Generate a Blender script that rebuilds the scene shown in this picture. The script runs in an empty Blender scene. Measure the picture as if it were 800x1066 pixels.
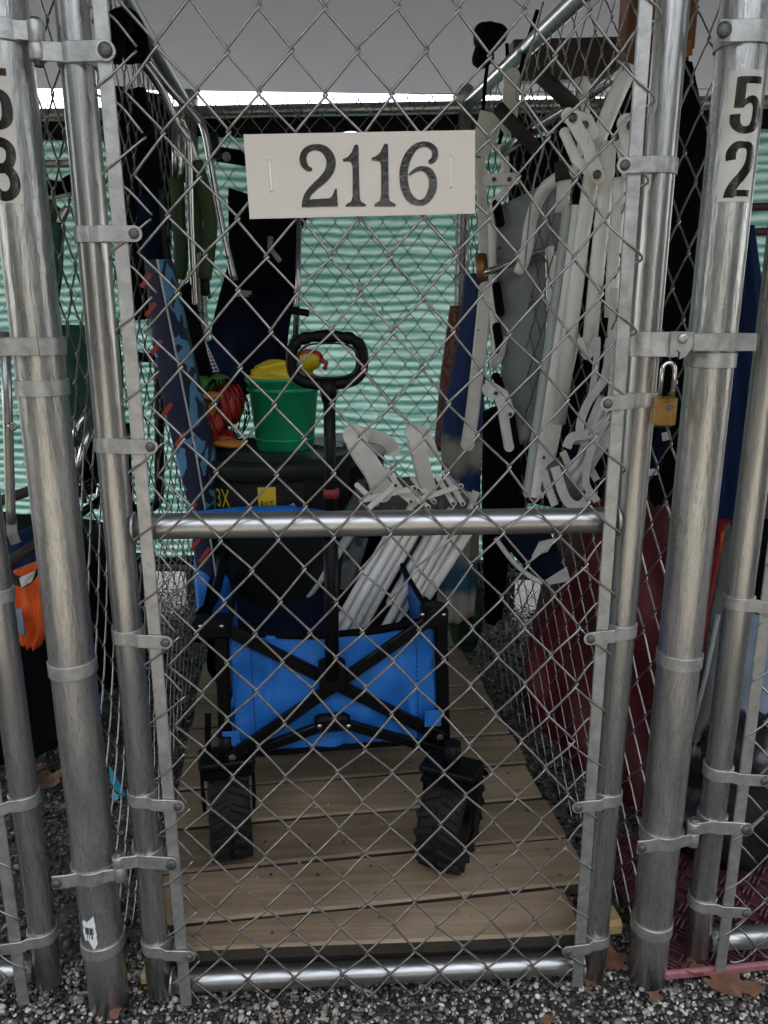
import bpy, math, random
import numpy as np
from mathutils import Vector, Matrix

# ------------------------------------------------------------------ camera, world, sun, exposure
S = bpy.context.scene
COL = S.collection
F = 800.0; PITCH = math.radians(14.4); YAW = math.radians(3.15)
CAM = Vector((0, -1.1, 1.15))
FW = Vector((math.sin(YAW)*math.cos(PITCH), math.cos(YAW)*math.cos(PITCH), -math.sin(PITCH)))
RT = Vector((math.cos(YAW), -math.sin(YAW), 0)); UP = RT.cross(FW)
cd = bpy.data.cameras.new('camera'); co = bpy.data.objects.new('camera', cd); COL.objects.link(co)
co.matrix_world = Matrix.Translation(CAM) @ Matrix((RT, UP, -FW)).transposed().to_4x4()
cd.sensor_fit = 'HORIZONTAL'; cd.sensor_width = 36; cd.lens = 36.0
cd.clip_start = 0.02; cd.clip_end = 600
S.camera = co
S.render.resolution_x = 768; S.render.resolution_y = 1024

SUN_EL = math.radians(68); SUN_AZ = math.radians(20)     # sun stands high behind the building
w = bpy.data.worlds.new('World'); S.world = w; w.use_nodes = True
wn = w.node_tree.nodes; wl = w.node_tree.links
sky = wn.new('ShaderNodeTexSky'); sky.sky_type = 'NISHITA'; sky.sun_disc = False
sky.sun_elevation = SUN_EL; sky.sun_rotation = SUN_AZ; sky.dust_density = 3.0
hs = wn.new('ShaderNodeHueSaturation'); hs.inputs['Saturation'].default_value = 0.35
wl.new(sky.outputs[0], hs.inputs['Color'])
bg = wn['Background']; bg.inputs['Strength'].default_value = 0.15
wl.new(hs.outputs[0], bg.inputs['Color'])
sd = bpy.data.lights.new('sun', 'SUN'); sd.energy = 3.0; sd.angle = math.radians(0.5); sd.color = (1, .93, .82)
so = bpy.data.objects.new('sun', sd); COL.objects.link(so)
sdir = Vector((math.sin(SUN_AZ)*math.cos(SUN_EL), math.cos(SUN_AZ)*math.cos(SUN_EL), math.sin(SUN_EL)))
so.rotation_euler = sdir.to_track_quat('Z', 'Y').to_euler()
S.view_settings.view_transform = 'Standard'; S.view_settings.look = 'None'
S.view_settings.exposure = 2.95; S.view_settings.gamma = 1

R = random.Random(7)
def at(u, v, Y):
    """a point seen at photo pixel (u, v), standing Y metres behind the gate"""
    d = FW + RT*((u-400)/F) + UP*((533-v)/F)
    return CAM + d*((Y-CAM.y)/d.y)
def atz(u, v, z):
    d = FW + RT*((u-400)/F) + UP*((533-v)/F)
    return CAM + d*((z-CAM.z)/d.z)

# ------------------------------------------------------------------ materials
def nd(nt, t, **k):
    n = nt.nodes.new(t)
    for a, b in k.items():
        if a in n.inputs: n.inputs[a].default_value = b
        else: setattr(n, a, b)
    return n
def mat(name, c1, c2=None, rough=.6, metal=0, scale=20, stretch=(1,1,1), bump=0, bscale=None, rvar=.12,
        spots=None, spot_scale=60, spot_lo=.62, coat=0, trans=0, detail=6, emit=None, spec=.5):
    m = bpy.data.materials.new(name); m.use_nodes = True; nt = m.node_tree; L = nt.links
    b = nt.nodes['Principled BSDF']; out = nt.nodes['Material Output']
    c2 = c2 or tuple(x*.7 for x in c1)
    tc = nd(nt, 'ShaderNodeTexCoord'); mp = nd(nt, 'ShaderNodeMapping'); mp.inputs['Scale'].default_value = stretch
    L.new(tc.outputs['Object'], mp.inputs[0])
    n = nd(nt, 'ShaderNodeTexNoise', Scale=scale, Detail=detail, Roughness=.65); L.new(mp.outputs[0], n.inputs['Vector'])
    r = nd(nt, 'ShaderNodeValToRGB'); r.color_ramp.elements[0].position = .32; r.color_ramp.elements[1].position = .68
    r.color_ramp.elements[0].color = (*c2, 1); r.color_ramp.elements[1].color = (*c1, 1)
    L.new(n.outputs[0], r.inputs[0]); col = r.outputs[0]
    if spots:
        n2 = nd(nt, 'ShaderNodeTexNoise', Scale=spot_scale, Detail=3); L.new(mp.outputs[0], n2.inputs['Vector'])
        r2 = nd(nt, 'ShaderNodeValToRGB'); r2.color_ramp.elements[0].position = spot_lo; r2.color_ramp.elements[1].position = spot_lo+.06
        r2.color_ramp.elements[0].color = (0,0,0,1); r2.color_ramp.elements[1].color = (1,1,1,1)
        L.new(n2.outputs[0], r2.inputs[0])
        mx = nd(nt, 'ShaderNodeMix', data_type='RGBA'); mx.inputs[7].default_value = (*spots, 1)
        L.new(r2.outputs[0], mx.inputs[0]); L.new(col, mx.inputs[6]); col = mx.outputs[2]
    L.new(col, b.inputs['Base Color'])
    mr = nd(nt, 'ShaderNodeMapRange'); mr.inputs[3].default_value = max(.03, rough-rvar); mr.inputs[4].default_value = min(1, rough+rvar)
    L.new(n.outputs[0], mr.inputs[0]); L.new(mr.outputs[0], b.inputs['Roughness'])
    b.inputs['Metallic'].default_value = metal; b.inputs['Coat Weight'].default_value = coat
    b.inputs['Specular IOR Level'].default_value = spec
    if bump:
        n3 = nd(nt, 'ShaderNodeTexNoise', Scale=bscale or scale*3, Detail=5); L.new(mp.outputs[0], n3.inputs['Vector'])
        bp = nd(nt, 'ShaderNodeBump', Strength=bump, Distance=.004); L.new(n3.outputs[0], bp.inputs['Height']); L.new(bp.outputs[0], b.inputs['Normal'])
    if trans:
        t = nd(nt, 'ShaderNodeBsdfTranslucent'); L.new(col, t.inputs[0])
        ms = nd(nt, 'ShaderNodeMixShader'); ms.inputs[0].default_value = trans
        L.new(b.outputs[0], ms.inputs[1]); L.new(t.outputs[0], ms.inputs[2]); L.new(ms.outputs[0], out.inputs[0])
    return m

M = {}
M['galv'] = mat('galvanised_pipe', (.52,.51,.485), (.29,.29,.28), .28, .88, 30, (1,1,.07), .18, 90, .12, spots=(.30,.30,.29), spot_scale=420, spot_lo=.57)
M['galv_post'] = mat('galvanised_post', (.56,.55,.515), (.33,.33,.315), .30, .86, 38, (1,1,.16), .24, 190, .15, spots=(.36,.36,.345), spot_scale=420, spot_lo=.54)
M['galv_dull'] = mat('galvanised_fitting', (.50,.50,.47), (.32,.32,.30), .44, .75, 60, (1,1,1), .12, 120)
M['rail'] = mat('bright_galvanised_rail', (.50,.49,.46), (.28,.28,.27), .33, .9, 30, (.12,1,1), .08, 60, .1)
M['wire'] = mat('zinc_wire', (.37,.355,.33), (.21,.20,.185), .33, .92, 90)
M['bolt'] = mat('bolt_head', (.17,.17,.16), (.07,.07,.07), .55, .7, 120)
M['wood'] = None
M['black'] = mat('black_plastic', (.006,.006,.0065), (.003,.003,.0035), .42, 0, 40, rvar=.1, spec=.12)
M['blacksteel'] = mat('black_painted_steel', (.005,.005,.005), (.003,.003,.003), .3, 0, 40, coat=.08, spec=.12)
M['rubber'] = mat('tyre_rubber', (.020,.018,.016), (.010,.009,.0085), .55, 0, 60, bump=.2, spec=.12)
M['blue'] = mat('blue_wagon_fabric', (.010,.165,.56), (.008,.125,.44), .6, 0, 16, bump=.55, bscale=42, rvar=.08)
M['navy'] = mat('navy_fabric', (.004,.008,.026), (.0025,.005,.014), .8, 0, 20, bump=.2, bscale=300, spec=.12)
M['navy2'] = mat('navy_clothing', (.008,.02,.065), (.005,.012,.035), .85, 0, 10, bump=.2, bscale=260, spec=.12)
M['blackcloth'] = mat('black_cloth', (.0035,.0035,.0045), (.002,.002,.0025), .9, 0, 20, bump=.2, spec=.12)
M['white'] = mat('white_painted_tube', (.86,.83,.76), (.72,.69,.62), .27, 0, 14, (1,1,.4), rvar=.1, spots=(.36,.32,.26), spot_scale=45, spot_lo=.70)
M['whitep'] = mat('white_plastic_arm', (.80,.78,.71), (.62,.60,.54), .34, 0, 20, rvar=.1, spots=(.33,.29,.23), spot_scale=50, spot_lo=.7)
M['strap'] = mat('white_webbing', (.62,.59,.55), (.46,.44,.42), .85, 0, 30, bump=.2, bscale=300)
M['grey'] = mat('grey_sling_fabric', (.25,.27,.265), (.19,.21,.205), .7, 0, 12, bump=.15, bscale=500)
M['chrome'] = mat('bare_aluminium_tube', (.62,.62,.60), (.45,.45,.44), .22, 1, 40)
M['green'] = mat('green_foam', (.035,.075,.018), (.02,.045,.012), .8, 0, 30)
M['foam'] = mat('dark_brown_foam_grip', (.035,.028,.022), (.02,.017,.014), .8, 0, 40)
M['dgreen'] = mat('dark_green_fabric', (.010,.065,.040), (.006,.04,.026), .8, 0, 20, bump=.15, bscale=300)
M['bucket'] = mat('green_bucket_plastic', (.025,.47,.22), (.018,.38,.175), .35, 0, 8, trans=.35)
M['yellow'] = mat('yellow_plastic', (.66,.50,.02), (.55,.40,.015), .4, 0, 12)
M['red'] = mat('red_plastic', (.40,.025,.015), (.28,.015,.01), .45, 0, 12)
M['orange_p'] = mat('orange_plastic', (.55,.22,.03), (.42,.15,.02), .45, 0, 12)
M['lime'] = mat('leaf_green_plastic', (.06,.20,.02), (.04,.14,.02), .45, 0, 12)
M['tub'] = mat('dark_grey_tub_plastic', (.022,.025,.025), (.014,.016,.016), .4, 0, 10, spec=.12)
M['lid'] = mat('pale_grey_lid_plastic', (.50,.53,.50), (.38,.41,.39), .42, 0, 10)
M['maroon'] = mat('maroon_nylon', (.15,.008,.017), (.085,.005,.010), .6, 0, 7, bump=.4, bscale=30)
M['redcloth'] = mat('red_nylon', (.30,.008,.018), (.2,.006,.012), .55, 0, 8, bump=.3, bscale=30)
M['orange'] = mat('orange_towelling', (.85,.13,.012), (.65,.085,.01), .85, 0, 40, bump=.4, bscale=350)
M['terry'] = mat('white_towelling', (.6,.58,.54), (.45,.43,.4), .9, 0, 40, bump=.4, bscale=350)
M['terryblk'] = mat('black_towelling', (.012,.012,.014), (.02,.02,.025), .9, 0, 60, bump=.4, bscale=350)
M['sign'] = mat('sign_plastic', (.62,.57,.49), (.57,.52,.44), .42, 0, 5, rvar=.05)
M['digit'] = mat('glossy_black_vinyl', (.008,.007,.005), (.02,.017,.012), .13, 0, 40, bump=.12, bscale=130, rvar=.05)
M['plate'] = mat('sticker_vinyl', (.56,.53,.46), (.46,.43,.38), .35, 0, 25, spots=(.3,.28,.24), spot_scale=60, spot_lo=.7)
M['brass'] = mat('brass', (.66,.42,.15), (.48,.28,.09), .24, 1, 40, (1,1,1))
M['copper'] = mat('copper_tape', (.45,.18,.05), (.25,.09,.03), .4, .6, 40)
M['darkwood'] = mat('dark_stained_board', (.055,.042,.032), (.03,.022,.017), .7, 0, 30, (.15,1,1), .3)
M['edgewood'] = mat('grimy_board_edge', (.05,.035,.022), (.02,.015,.01), .8, 0, 40, (.2,1,1))
M['brownwood'] = mat('brown_timber', (.20,.09,.04), (.12,.05,.022), .7, 0, 30, (1,1,.15), .3)
M['yellowwood'] = mat('fresh_yellow_timber', (.52,.36,.15), (.38,.25,.10), .7, 0, 30, (1,1,1), .2)
M['ceil'] = mat('grey_ceiling_panel', (.125,.155,.21), (.10,.127,.175), .6, 0, 3, (1,.3,1), .05, 60, spots=(.16,.175,.20), spot_scale=9, spot_lo=.68)
M['mat'] = mat('maroon_rubber_mat', (.10,.025,.038), (.06,.014,.022), .6, 0, 40, bump=.2)
M['pinkedge'] = mat('faded_pink_mat_edge', (.40,.15,.16), (.28,.10,.11), .6, 0, 40)
M['hem'] = mat('black_hem_tape', (.012,.014,.014), (.008,.009,.009), .8, 0, 40, spec=.12)
M['cyan'] = mat('turquoise_plastic', (.015,.30,.42), (.01,.2,.3), .5, 0, 20)
M['palefab'] = mat('pale_blue_fabric', (.25,.31,.38), (.17,.22,.28), .85, 0, 14, bump=.2, bscale=200)
M['greyfab'] = mat('weathered_grey_fabric', (.15,.155,.15), (.07,.075,.07), .85, 0, 22, bump=.3, bscale=120, spots=(.03,.03,.03), spot_scale=30, spot_lo=.6)
M['redbar'] = mat('red_brown_paint', (.10,.012,.012), (.06,.008,.008), .5, 0, 20)
M['olive'] = mat('olive_yellow_cloth', (.10,.10,.02), (.06,.06,.012), .8, 0, 20)
M['rubbersole'] = mat('grey_tape', (.3,.3,.29), (.2,.2,.2), .6, 0, 30)
M['steel'] = mat('polished_shackle_steel', (.75,.75,.74), (.6,.6,.6), .15, 1, 40)
M['bag'] = mat('black_bin_bag', (.012,.012,.013), (.02,.02,.021), .25, 0, 10, bump=.5, bscale=18)
M['labelblk'] = mat('dark_label', (.018,.02,.022), (.012,.014,.015), .45, spec=.12)
M['barcode'] = mat('white_paper_label', (.8,.8,.78), (.7,.7,.68), .6)

def wood_mat():
    m = bpy.data.materials.new('weathered_deck_board'); m.use_nodes = True; nt = m.node_tree; L = nt.links
    b = nt.nodes['Principled BSDF']
    tc = nd(nt, 'ShaderNodeTexCoord'); mp = nd(nt, 'ShaderNodeMapping'); mp.inputs['Scale'].default_value = (.5, 9, 9)
    L.new(tc.outputs['Object'], mp.inputs[0])
    g = nd(nt, 'ShaderNodeNewGeometry')
    ad = nd(nt, 'ShaderNodeVectorMath', operation='ADD'); sc = nd(nt, 'ShaderNodeVectorMath', operation='SCALE'); sc.inputs[3].default_value = 40
    L.new(g.outputs['Random Per Island'], sc.inputs[0]); L.new(mp.outputs[0], ad.inputs[0]); L.new(sc.outputs[0], ad.inputs[1])
    n = nd(nt, 'ShaderNodeTexNoise', Scale=4.0, Detail=9, Roughness=.68, Distortion=.9); L.new(ad.outputs[0], n.inputs['Vector'])
    wv = nd(nt, 'ShaderNodeTexWave', Scale=5.5, Distortion=7, Detail=4); wv.bands_direction = 'Y'; wv.inputs['Detail Scale'].default_value = .7
    L.new(ad.outputs[0], wv.inputs['Vector'])
    mxv = nd(nt, 'ShaderNodeMix'); mxv.inputs[0].default_value = .28; L.new(n.outputs[0], mxv.inputs[2]); L.new(wv.outputs['Fac'], mxv.inputs[3])
    r = nd(nt, 'ShaderNodeValToRGB'); e = r.color_ramp.elements
    e[0].position = .28; e[0].color = (.085,.058,.035,1); e[1].position = .74; e[1].color = (.44,.335,.22,1)
    k = e.new(.5); k.color = (.25,.175,.105,1)
    big = nd(nt, 'ShaderNodeTexNoise', Scale=5, Detail=4); L.new(tc.outputs['Object'], big.inputs['Vector'])
    mx2 = nd(nt, 'ShaderNodeMix'); mx2.inputs[0].default_value = .42; L.new(n.outputs[0], mx2.inputs[2]); L.new(big.outputs[0], mx2.inputs[3])
    L.new(mx2.outputs[0], r.inputs[0])
    # each board has weathered a little differently
    hv = nd(nt, 'ShaderNodeHueSaturation'); mr = nd(nt, 'ShaderNodeMapRange'); mr.inputs[3].default_value = .72; mr.inputs[4].default_value = 1.12
    L.new(g.outputs['Random Per Island'], mr.inputs[0]); L.new(mr.outputs[0], hv.inputs['Value']); L.new(r.outputs[0], hv.inputs['Color'])
    L.new(hv.outputs[0], b.inputs['Base Color']); b.inputs['Roughness'].default_value = .62
    bp = nd(nt, 'ShaderNodeBump', Strength=.2, Distance=.0012); L.new(n.outputs[0], bp.inputs['Height']); L.new(bp.outputs[0], b.inputs['Normal'])
    return m
M['wood'] = wood_mat()

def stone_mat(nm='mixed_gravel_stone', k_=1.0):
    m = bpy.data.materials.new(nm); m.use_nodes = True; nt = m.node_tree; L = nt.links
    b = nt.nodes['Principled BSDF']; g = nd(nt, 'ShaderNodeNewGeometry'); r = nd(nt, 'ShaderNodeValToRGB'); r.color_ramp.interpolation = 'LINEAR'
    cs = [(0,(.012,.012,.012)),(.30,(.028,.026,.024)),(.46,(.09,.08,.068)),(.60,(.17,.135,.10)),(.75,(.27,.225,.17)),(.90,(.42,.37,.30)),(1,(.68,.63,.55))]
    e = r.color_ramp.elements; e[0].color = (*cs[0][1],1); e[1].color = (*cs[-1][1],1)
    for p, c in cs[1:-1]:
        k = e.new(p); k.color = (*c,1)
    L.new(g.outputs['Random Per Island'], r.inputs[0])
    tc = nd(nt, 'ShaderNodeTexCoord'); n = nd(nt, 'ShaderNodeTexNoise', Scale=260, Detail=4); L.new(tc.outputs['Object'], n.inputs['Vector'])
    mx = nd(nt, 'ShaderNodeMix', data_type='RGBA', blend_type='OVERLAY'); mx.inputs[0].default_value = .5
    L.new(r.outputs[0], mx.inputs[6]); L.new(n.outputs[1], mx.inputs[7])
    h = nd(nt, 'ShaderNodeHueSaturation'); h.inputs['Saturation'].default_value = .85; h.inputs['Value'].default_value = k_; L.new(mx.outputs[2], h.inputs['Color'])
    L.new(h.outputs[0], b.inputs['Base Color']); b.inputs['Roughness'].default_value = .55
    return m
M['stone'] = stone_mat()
M['stone_shaded'] = stone_mat('shaded_gravel_stone', .30)  # same gravel, its colour darkened to carry the shade inside the cages
M['soil'] = mat('gravel_bed', (.11,.10,.088), (.025,.024,.022), .9, 0, 90, bump=.8, bscale=120, spots=(.36,.33,.28), spot_scale=130, spot_lo=.60)

def screen_mat():
    m = bpy.data.materials.new('turquoise_corrugated_sheet'); m.use_nodes = True; nt = m.node_tree; L = nt.links
    b = nt.nodes['Principled BSDF']; out = nt.nodes['Material Output']
    tc = nd(nt, 'ShaderNodeTexCoord'); mp = nd(nt, 'ShaderNodeMapping'); mp.inputs['Scale'].default_value = (1, 1, 1)
    L.new(tc.outputs['Object'], mp.inputs[0])
    wv = nd(nt, 'ShaderNodeTexWave', Scale=9.5, Distortion=4.5, Detail=3); wv.bands_direction = 'Z'; wv.inputs['Detail Scale'].default_value = 1.2  # bands put the light and shade of the ripples into the colour
    mp.inputs['Scale'].default_value = (.35, 1, 1)
    L.new(mp.outputs[0], wv.inputs['Vector'])
    n = nd(nt, 'ShaderNodeTexNoise', Scale=2.2, Detail=7, Roughness=.6); L.new(tc.outputs['Object'], n.inputs['Vector'])
    mx = nd(nt, 'ShaderNodeMix'); mx.inputs[0].default_value = .55; L.new(wv.outputs['Fac'], mx.inputs[2]); L.new(n.outputs[0], mx.inputs[3])
    r = nd(nt, 'ShaderNodeValToRGB'); e = r.color_ramp.elements
    e[0].position = .27; e[0].color = (.042,.125,.10,1); e[1].position = .78; e[1].color = (.27,.375,.325,1)
    L.new(mx.outputs[0], r.inputs[0])
    L.new(r.outputs[0], b.inputs['Base Color']); b.inputs['Roughness'].default_value = .6
    t = nd(nt, 'ShaderNodeBsdfTranslucent'); L.new(r.outputs[0], t.inputs[0])
    ms = nd(nt, 'ShaderNodeMixShader'); ms.inputs[0].default_value = .62
    L.new(b.outputs[0], ms.inputs[1]); L.new(t.outputs[0], ms.inputs[2]); L.new(ms.outputs[0], out.inputs[0])
    return m
M['screen'] = screen_mat()

def patch_mat(name, cols, scale, stretch=(1,1,1), dist=.6, rough=.7, const=True):
    m = bpy.data.materials.new(name); m.use_nodes = True; nt = m.node_tree; L = nt.links
    b = nt.nodes['Principled BSDF']; tc = nd(nt, 'ShaderNodeTexCoord'); mp = nd(nt, 'ShaderNodeMapping'); mp.inputs['Scale'].default_value = stretch
    L.new(tc.outputs['Object'], mp.inputs[0])
    n = nd(nt, 'ShaderNodeTexNoise', Scale=scale, Detail=2, Distortion=dist); L.new(mp.outputs[0], n.inputs['Vector'])
    r = nd(nt, 'ShaderNodeValToRGB'); r.color_ramp.interpolation = 'CONSTANT' if const else 'EASE'
    e = r.color_ramp.elements; e[0].position = cols[0][0]; e[0].color = (*cols[0][1],1); e[1].position = cols[1][0]; e[1].color = (*cols[1][1],1)
    for p, c in cols[2:]:
        k = e.new(p); k.color = (*c,1)
    L.new(n.outputs[0], r.inputs[0]); L.new(r.outputs[0], b.inputs['Base Color']); b.inputs['Roughness'].default_value = rough
    return m
NAVY = (.005,.010,.040)
M['pat_dark'] = patch_mat('navy_printed_fabric', [(0,NAVY),(.63,(.09,.25,.42))], 11)
M['pat_light'] = patch_mat('blue_printed_fabric', [(0,NAVY),(.50,(.09,.25,.42)),(.60,NAVY),(.66,(.05,.15,.30))], 12)
M['camo'] = patch_mat('camouflage_fabric', [(0,(.012,.02,.012)),(.45,(.02,.075,.03)),(.55,(.05,.06,.02)),(.62,(.015,.03,.05))], 16)
M['redweave'] = patch_mat('faded_red_weave', [(0,(.13,.035,.025)),(.5,(.22,.11,.08)),(.58,(.10,.03,.025))], 60, (1,1,.6))

def tiedye_mat():
    m = bpy.data.materials.new('blue_white_dip_dye'); m.use_nodes = True; nt = m.node_tree; L = nt.links
    b = nt.nodes['Principled BSDF']; tc = nd(nt, 'ShaderNodeTexCoord'); sp = nd(nt, 'ShaderNodeSeparateXYZ')
    n = nd(nt, 'ShaderNodeTexNoise', Scale=14, Detail=6, Roughness=.7); L.new(tc.outputs['Object'], n.inputs['Vector'])
    L.new(tc.outputs['Object'], sp.inputs[0])
    mr = nd(nt, 'ShaderNodeMath', operation='MULTIPLY_ADD'); mr.inputs[1].default_value = .10; L.new(n.outputs[0], mr.inputs[0]); L.new(sp.outputs[2], mr.inputs[2])
    r = nd(nt, 'ShaderNodeValToRGB'); e = r.color_ramp.elements
    st = [(0,(.01,.03,.10)),(.115,(.015,.05,.16)),(.15,(.42,.37,.31)),(.26,(.40,.36,.31)),(.29,(.03,.11,.19)),(.35,(.05,.15,.22)),(.39,(.40,.36,.31)),
          (.47,(.42,.38,.33)),(.50,(.008,.03,.11)),(.62,(.010,.04,.13)),(.66,(.40,.36,.28)),(.71,(.40,.35,.27)),(.75,(.01,.03,.11)),(1,(.01,.03,.10))]
    e[0].position = 0; e[0].color = (*st[0][1],1); e[1].position = 1; e[1].color = (*st[-1][1],1)
    for p, c in st[1:-1]:
        k = e.new(p); k.color = (*c,1)
    L.new(mr.outputs[0], r.inputs[0]); L.new(r.outputs[0], b.inputs['Base Color']); b.inputs['Roughness'].default_value = .85
    return m
M['tiedye'] = tiedye_mat()
M['autumn'] = mat('golden_foliage', (.30,.18,.05), (.16,.09,.025), .7, 0, .6, trans=.2)
M['wood_leaf'] = mat('dark_foliage', (.03,.04,.014), (.012,.018,.006), .7, 0, .6)
M['leaf'] = mat('dry_brown_leaf', (.22,.105,.055), (.11,.05,.03), .7, 0, 30, bump=.3)

# ------------------------------------------------------------------ mesh builder
class MB:
    def __init__(self): self.v = []; self.f = []; self.flat = set()
    def add(self, vs, fs, flat=False):
        o = len(self.v); self.v += [Vector(p) for p in vs]
        for f in fs:
            if flat: self.flat.add(len(self.f))
            self.f.append([i+o for i in f])
        return self
    def tube(self, pts, r, seg=10, cap=True, ry=None, up=None):
        P = [Vector(p) for p in pts]; n = len(P)
        rr = r if isinstance(r, (list, tuple)) else [r]*n
        T = []
        for i in range(n):
            t = (P[min(i+1,n-1)]-P[max(i-1,0)])
            T.append(t.normalized() if t.length > 1e-9 else Vector((0,0,1)))
        a = Vector(up) if up else (Vector((0,1,0)) if abs(T[0].y) < .9 else Vector((1,0,0)))
        N = (a - T[0]*a.dot(T[0])).normalized(); vs = []; fs = []
        for i in range(n):
            N = N - T[i]*N.dot(T[i]); N.normalize(); B = T[i].cross(N)
            k = 1 if ry is None else ry/ (r if not isinstance(r,(list,tuple)) else r[0])
            for s in range(seg):
                q = 2*math.pi*s/seg
                vs.append(P[i] + B*(math.cos(q)*rr[i]) + N*(math.sin(q)*rr[i]*k))
        for i in range(n-1):
            for s in range(seg):
                fs.append([i*seg+s, i*seg+(s+1)%seg, (i+1)*seg+(s+1)%seg, (i+1)*seg+s])
        self.add(vs, fs)
        if cap:
            o = len(self.v)-n*seg
            self.flat.add(len(self.f)); self.f.append([o+s for s in range(seg)][::-1])
            self.flat.add(len(self.f)); self.f.append([o+(n-1)*seg+s for s in range(seg)])
        return self
    def bar(self, pts, wd, th, up=(0,1,0), bev=.25):
        """a bar of rectangular section with eased edges; th measured along 'up'"""
        P = [Vector(p) for p in pts]; n = len(P); vs = []; fs = []
        b = min(wd, th)*bev
        prof = [(-wd/2+b,-th/2),(wd/2-b,-th/2),(wd/2,-th/2+b),(wd/2,th/2-b),(wd/2-b,th/2),(-wd/2+b,th/2),(-wd/2,th/2-b),(-wd/2,-th/2+b)]
        u0 = Vector(up)
        for i in range(n):
            t = (P[min(i+1,n-1)]-P[max(i-1,0)]).normalized()
            N = (u0 - t*u0.dot(t)).normalized(); B = t.cross(N)
            for x, y in prof: vs.append(P[i]+B*x+N*y)
        for i in range(n-1):
            for s in range(8): fs.append([i*8+s, i*8+(s+1)%8, (i+1)*8+(s+1)%8, (i+1)*8+s])
        fs.append(list(range(8))[::-1]); fs.append([(n-1)*8+s for s in range(8)])
        return self.add(vs, fs, True)
    def box(self, c, d, X=(1,0,0), Y=(0,1,0), Z=(0,0,1), bev=.0015):
        c = Vector(c); X = Vector(X); Y = Vector(Y); Z = Vector(Z)
        b = min(bev, min(d)*.3)
        vs = []; fs = []
        h = [d[0]/2, d[1]/2, d[2]/2]
        prof = [(-h[0]+b,-h[1]),(h[0]-b,-h[1]),(h[0],-h[1]+b),(h[0],h[1]-b),(h[0]-b,h[1]),(-h[0]+b,h[1]),(-h[0],h[1]-b),(-h[0],-h[1]+b)]
        lev = [(-h[2],b),(-h[2]+b,0),(h[2]-b,0),(h[2],b)]
        for z, ins in lev:
            for x, y in prof:
                sx = (abs(x)-ins)*(1 if x > 0 else -1); sy = (abs(y)-ins)*(1 if y > 0 else -1)
                vs.append(c+X*sx+Y*sy+Z*z)
        for l in range(3):
            for s in range(8): fs.append([l*8+s, l*8+(s+1)%8, (l+1)*8+(s+1)%8, (l+1)*8+s])
        fs.append(list(range(8))[::-1]); fs.append([24+s for s in range(8)])
        return self.add(vs, fs, True)
    def lathe(self, c, prof, seg=28, X=(1,0,0), Y=(0,1,0), Z=(0,0,1), cap=True, a0=0, a1=2*math.pi, sharp=False):
        if sharp:
            for a, b in zip(prof, prof[1:]): self.lathe(c, [a, b], seg, X, Y, Z, False, a0, a1)
            for k, rev in ((0,True),(len(prof)-1,False)):
                if cap and prof[k][0] > 1e-5:
                    o = len(self.v); cc = Vector(c); self.v += [cc+Vector(X)*(prof[k][0]*math.cos(2*math.pi*i/seg))+Vector(Y)*(prof[k][0]*math.sin(2*math.pi*i/seg))+Vector(Z)*prof[k][1] for i in range(seg)]
                    self.flat.add(len(self.f)); f = [o+i for i in range(seg)]; self.f.append(f[::-1] if rev else f)
            return self
        c = Vector(c); X = Vector(X); Y = Vector(Y); Z = Vector(Z); vs = []; fs = []; full = abs(a1-a0-2*math.pi) < 1e-6
        m = seg if full else seg+1
        for r, z in prof:
            for s in range(m):
                q = a0+(a1-a0)*s/seg; vs.append(c+X*(r*math.cos(q))+Y*(r*math.sin(q))+Z*z)
        for i in range(len(prof)-1):
            for s in range(seg if full else seg):
                s2 = (s+1) % m
                fs.append([i*m+s, i*m+s2, (i+1)*m+s2, (i+1)*m+s])
        self.add(vs, fs)
        if cap and full:
            o = len(self.v)-len(vs)
            for k, rev in ((0,True),(len(prof)-1,False)):
                if prof[k][0] > 1e-5:
                    f = [o+k*m+s for s in range(m)]; self.flat.add(len(self.f)); self.f.append(f[::-1] if rev else f)
        return self
    def prism(self, poly, nrm, th):
        """closed outline of 3-D points pushed along nrm"""
        P = [Vector(p) for p in poly]; n = len(P); d = Vector(nrm)*th
        self.add(P+[p+d for p in P], [list(range(n)), [n+i for i in range(n)][::-1]] + [[i, n+i, n+(i+1)%n, (i+1)%n] for i in range(n)], True)
        return self
    def ribbon(self, pts, ws, fn, th, nx=1):
        """a stroke in the (s,t) plane with a width at each point, laid on a surface by fn(s,t,h)"""
        n = len(pts); vs = []; fs = []; m = nx+1
        for h in (0, th):
            for i in range(n):
                a = pts[max(i-1,0)]; b = pts[min(i+1,n-1)]; dx, dy = b[0]-a[0], b[1]-a[1]; l = math.hypot(dx,dy) or 1
                for k in range(m):
                    q = (k/nx-.5)*ws[i]; vs.append(fn(pts[i][0]-dy/l*q, pts[i][1]+dx/l*q, h))
        N = n*m
        for i in range(n-1):
            for k in range(nx):
                a = [i*m+k, i*m+k+1, (i+1)*m+k+1, (i+1)*m+k]
                fs.append([N+x for x in a]); fs.append(a[::-1])
            fs.append([i*m, (i+1)*m, N+(i+1)*m, N+i*m]); fs.append([i*m+nx, N+i*m+nx, N+(i+1)*m+nx, (i+1)*m+nx])
        fs.append([0]+[N]+[N+nx]+[nx]); fs.append([(n-1)*m, (n-1)*m+nx, N+(n-1)*m+nx, N+(n-1)*m])
        return self.add(vs, fs, True)
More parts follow.
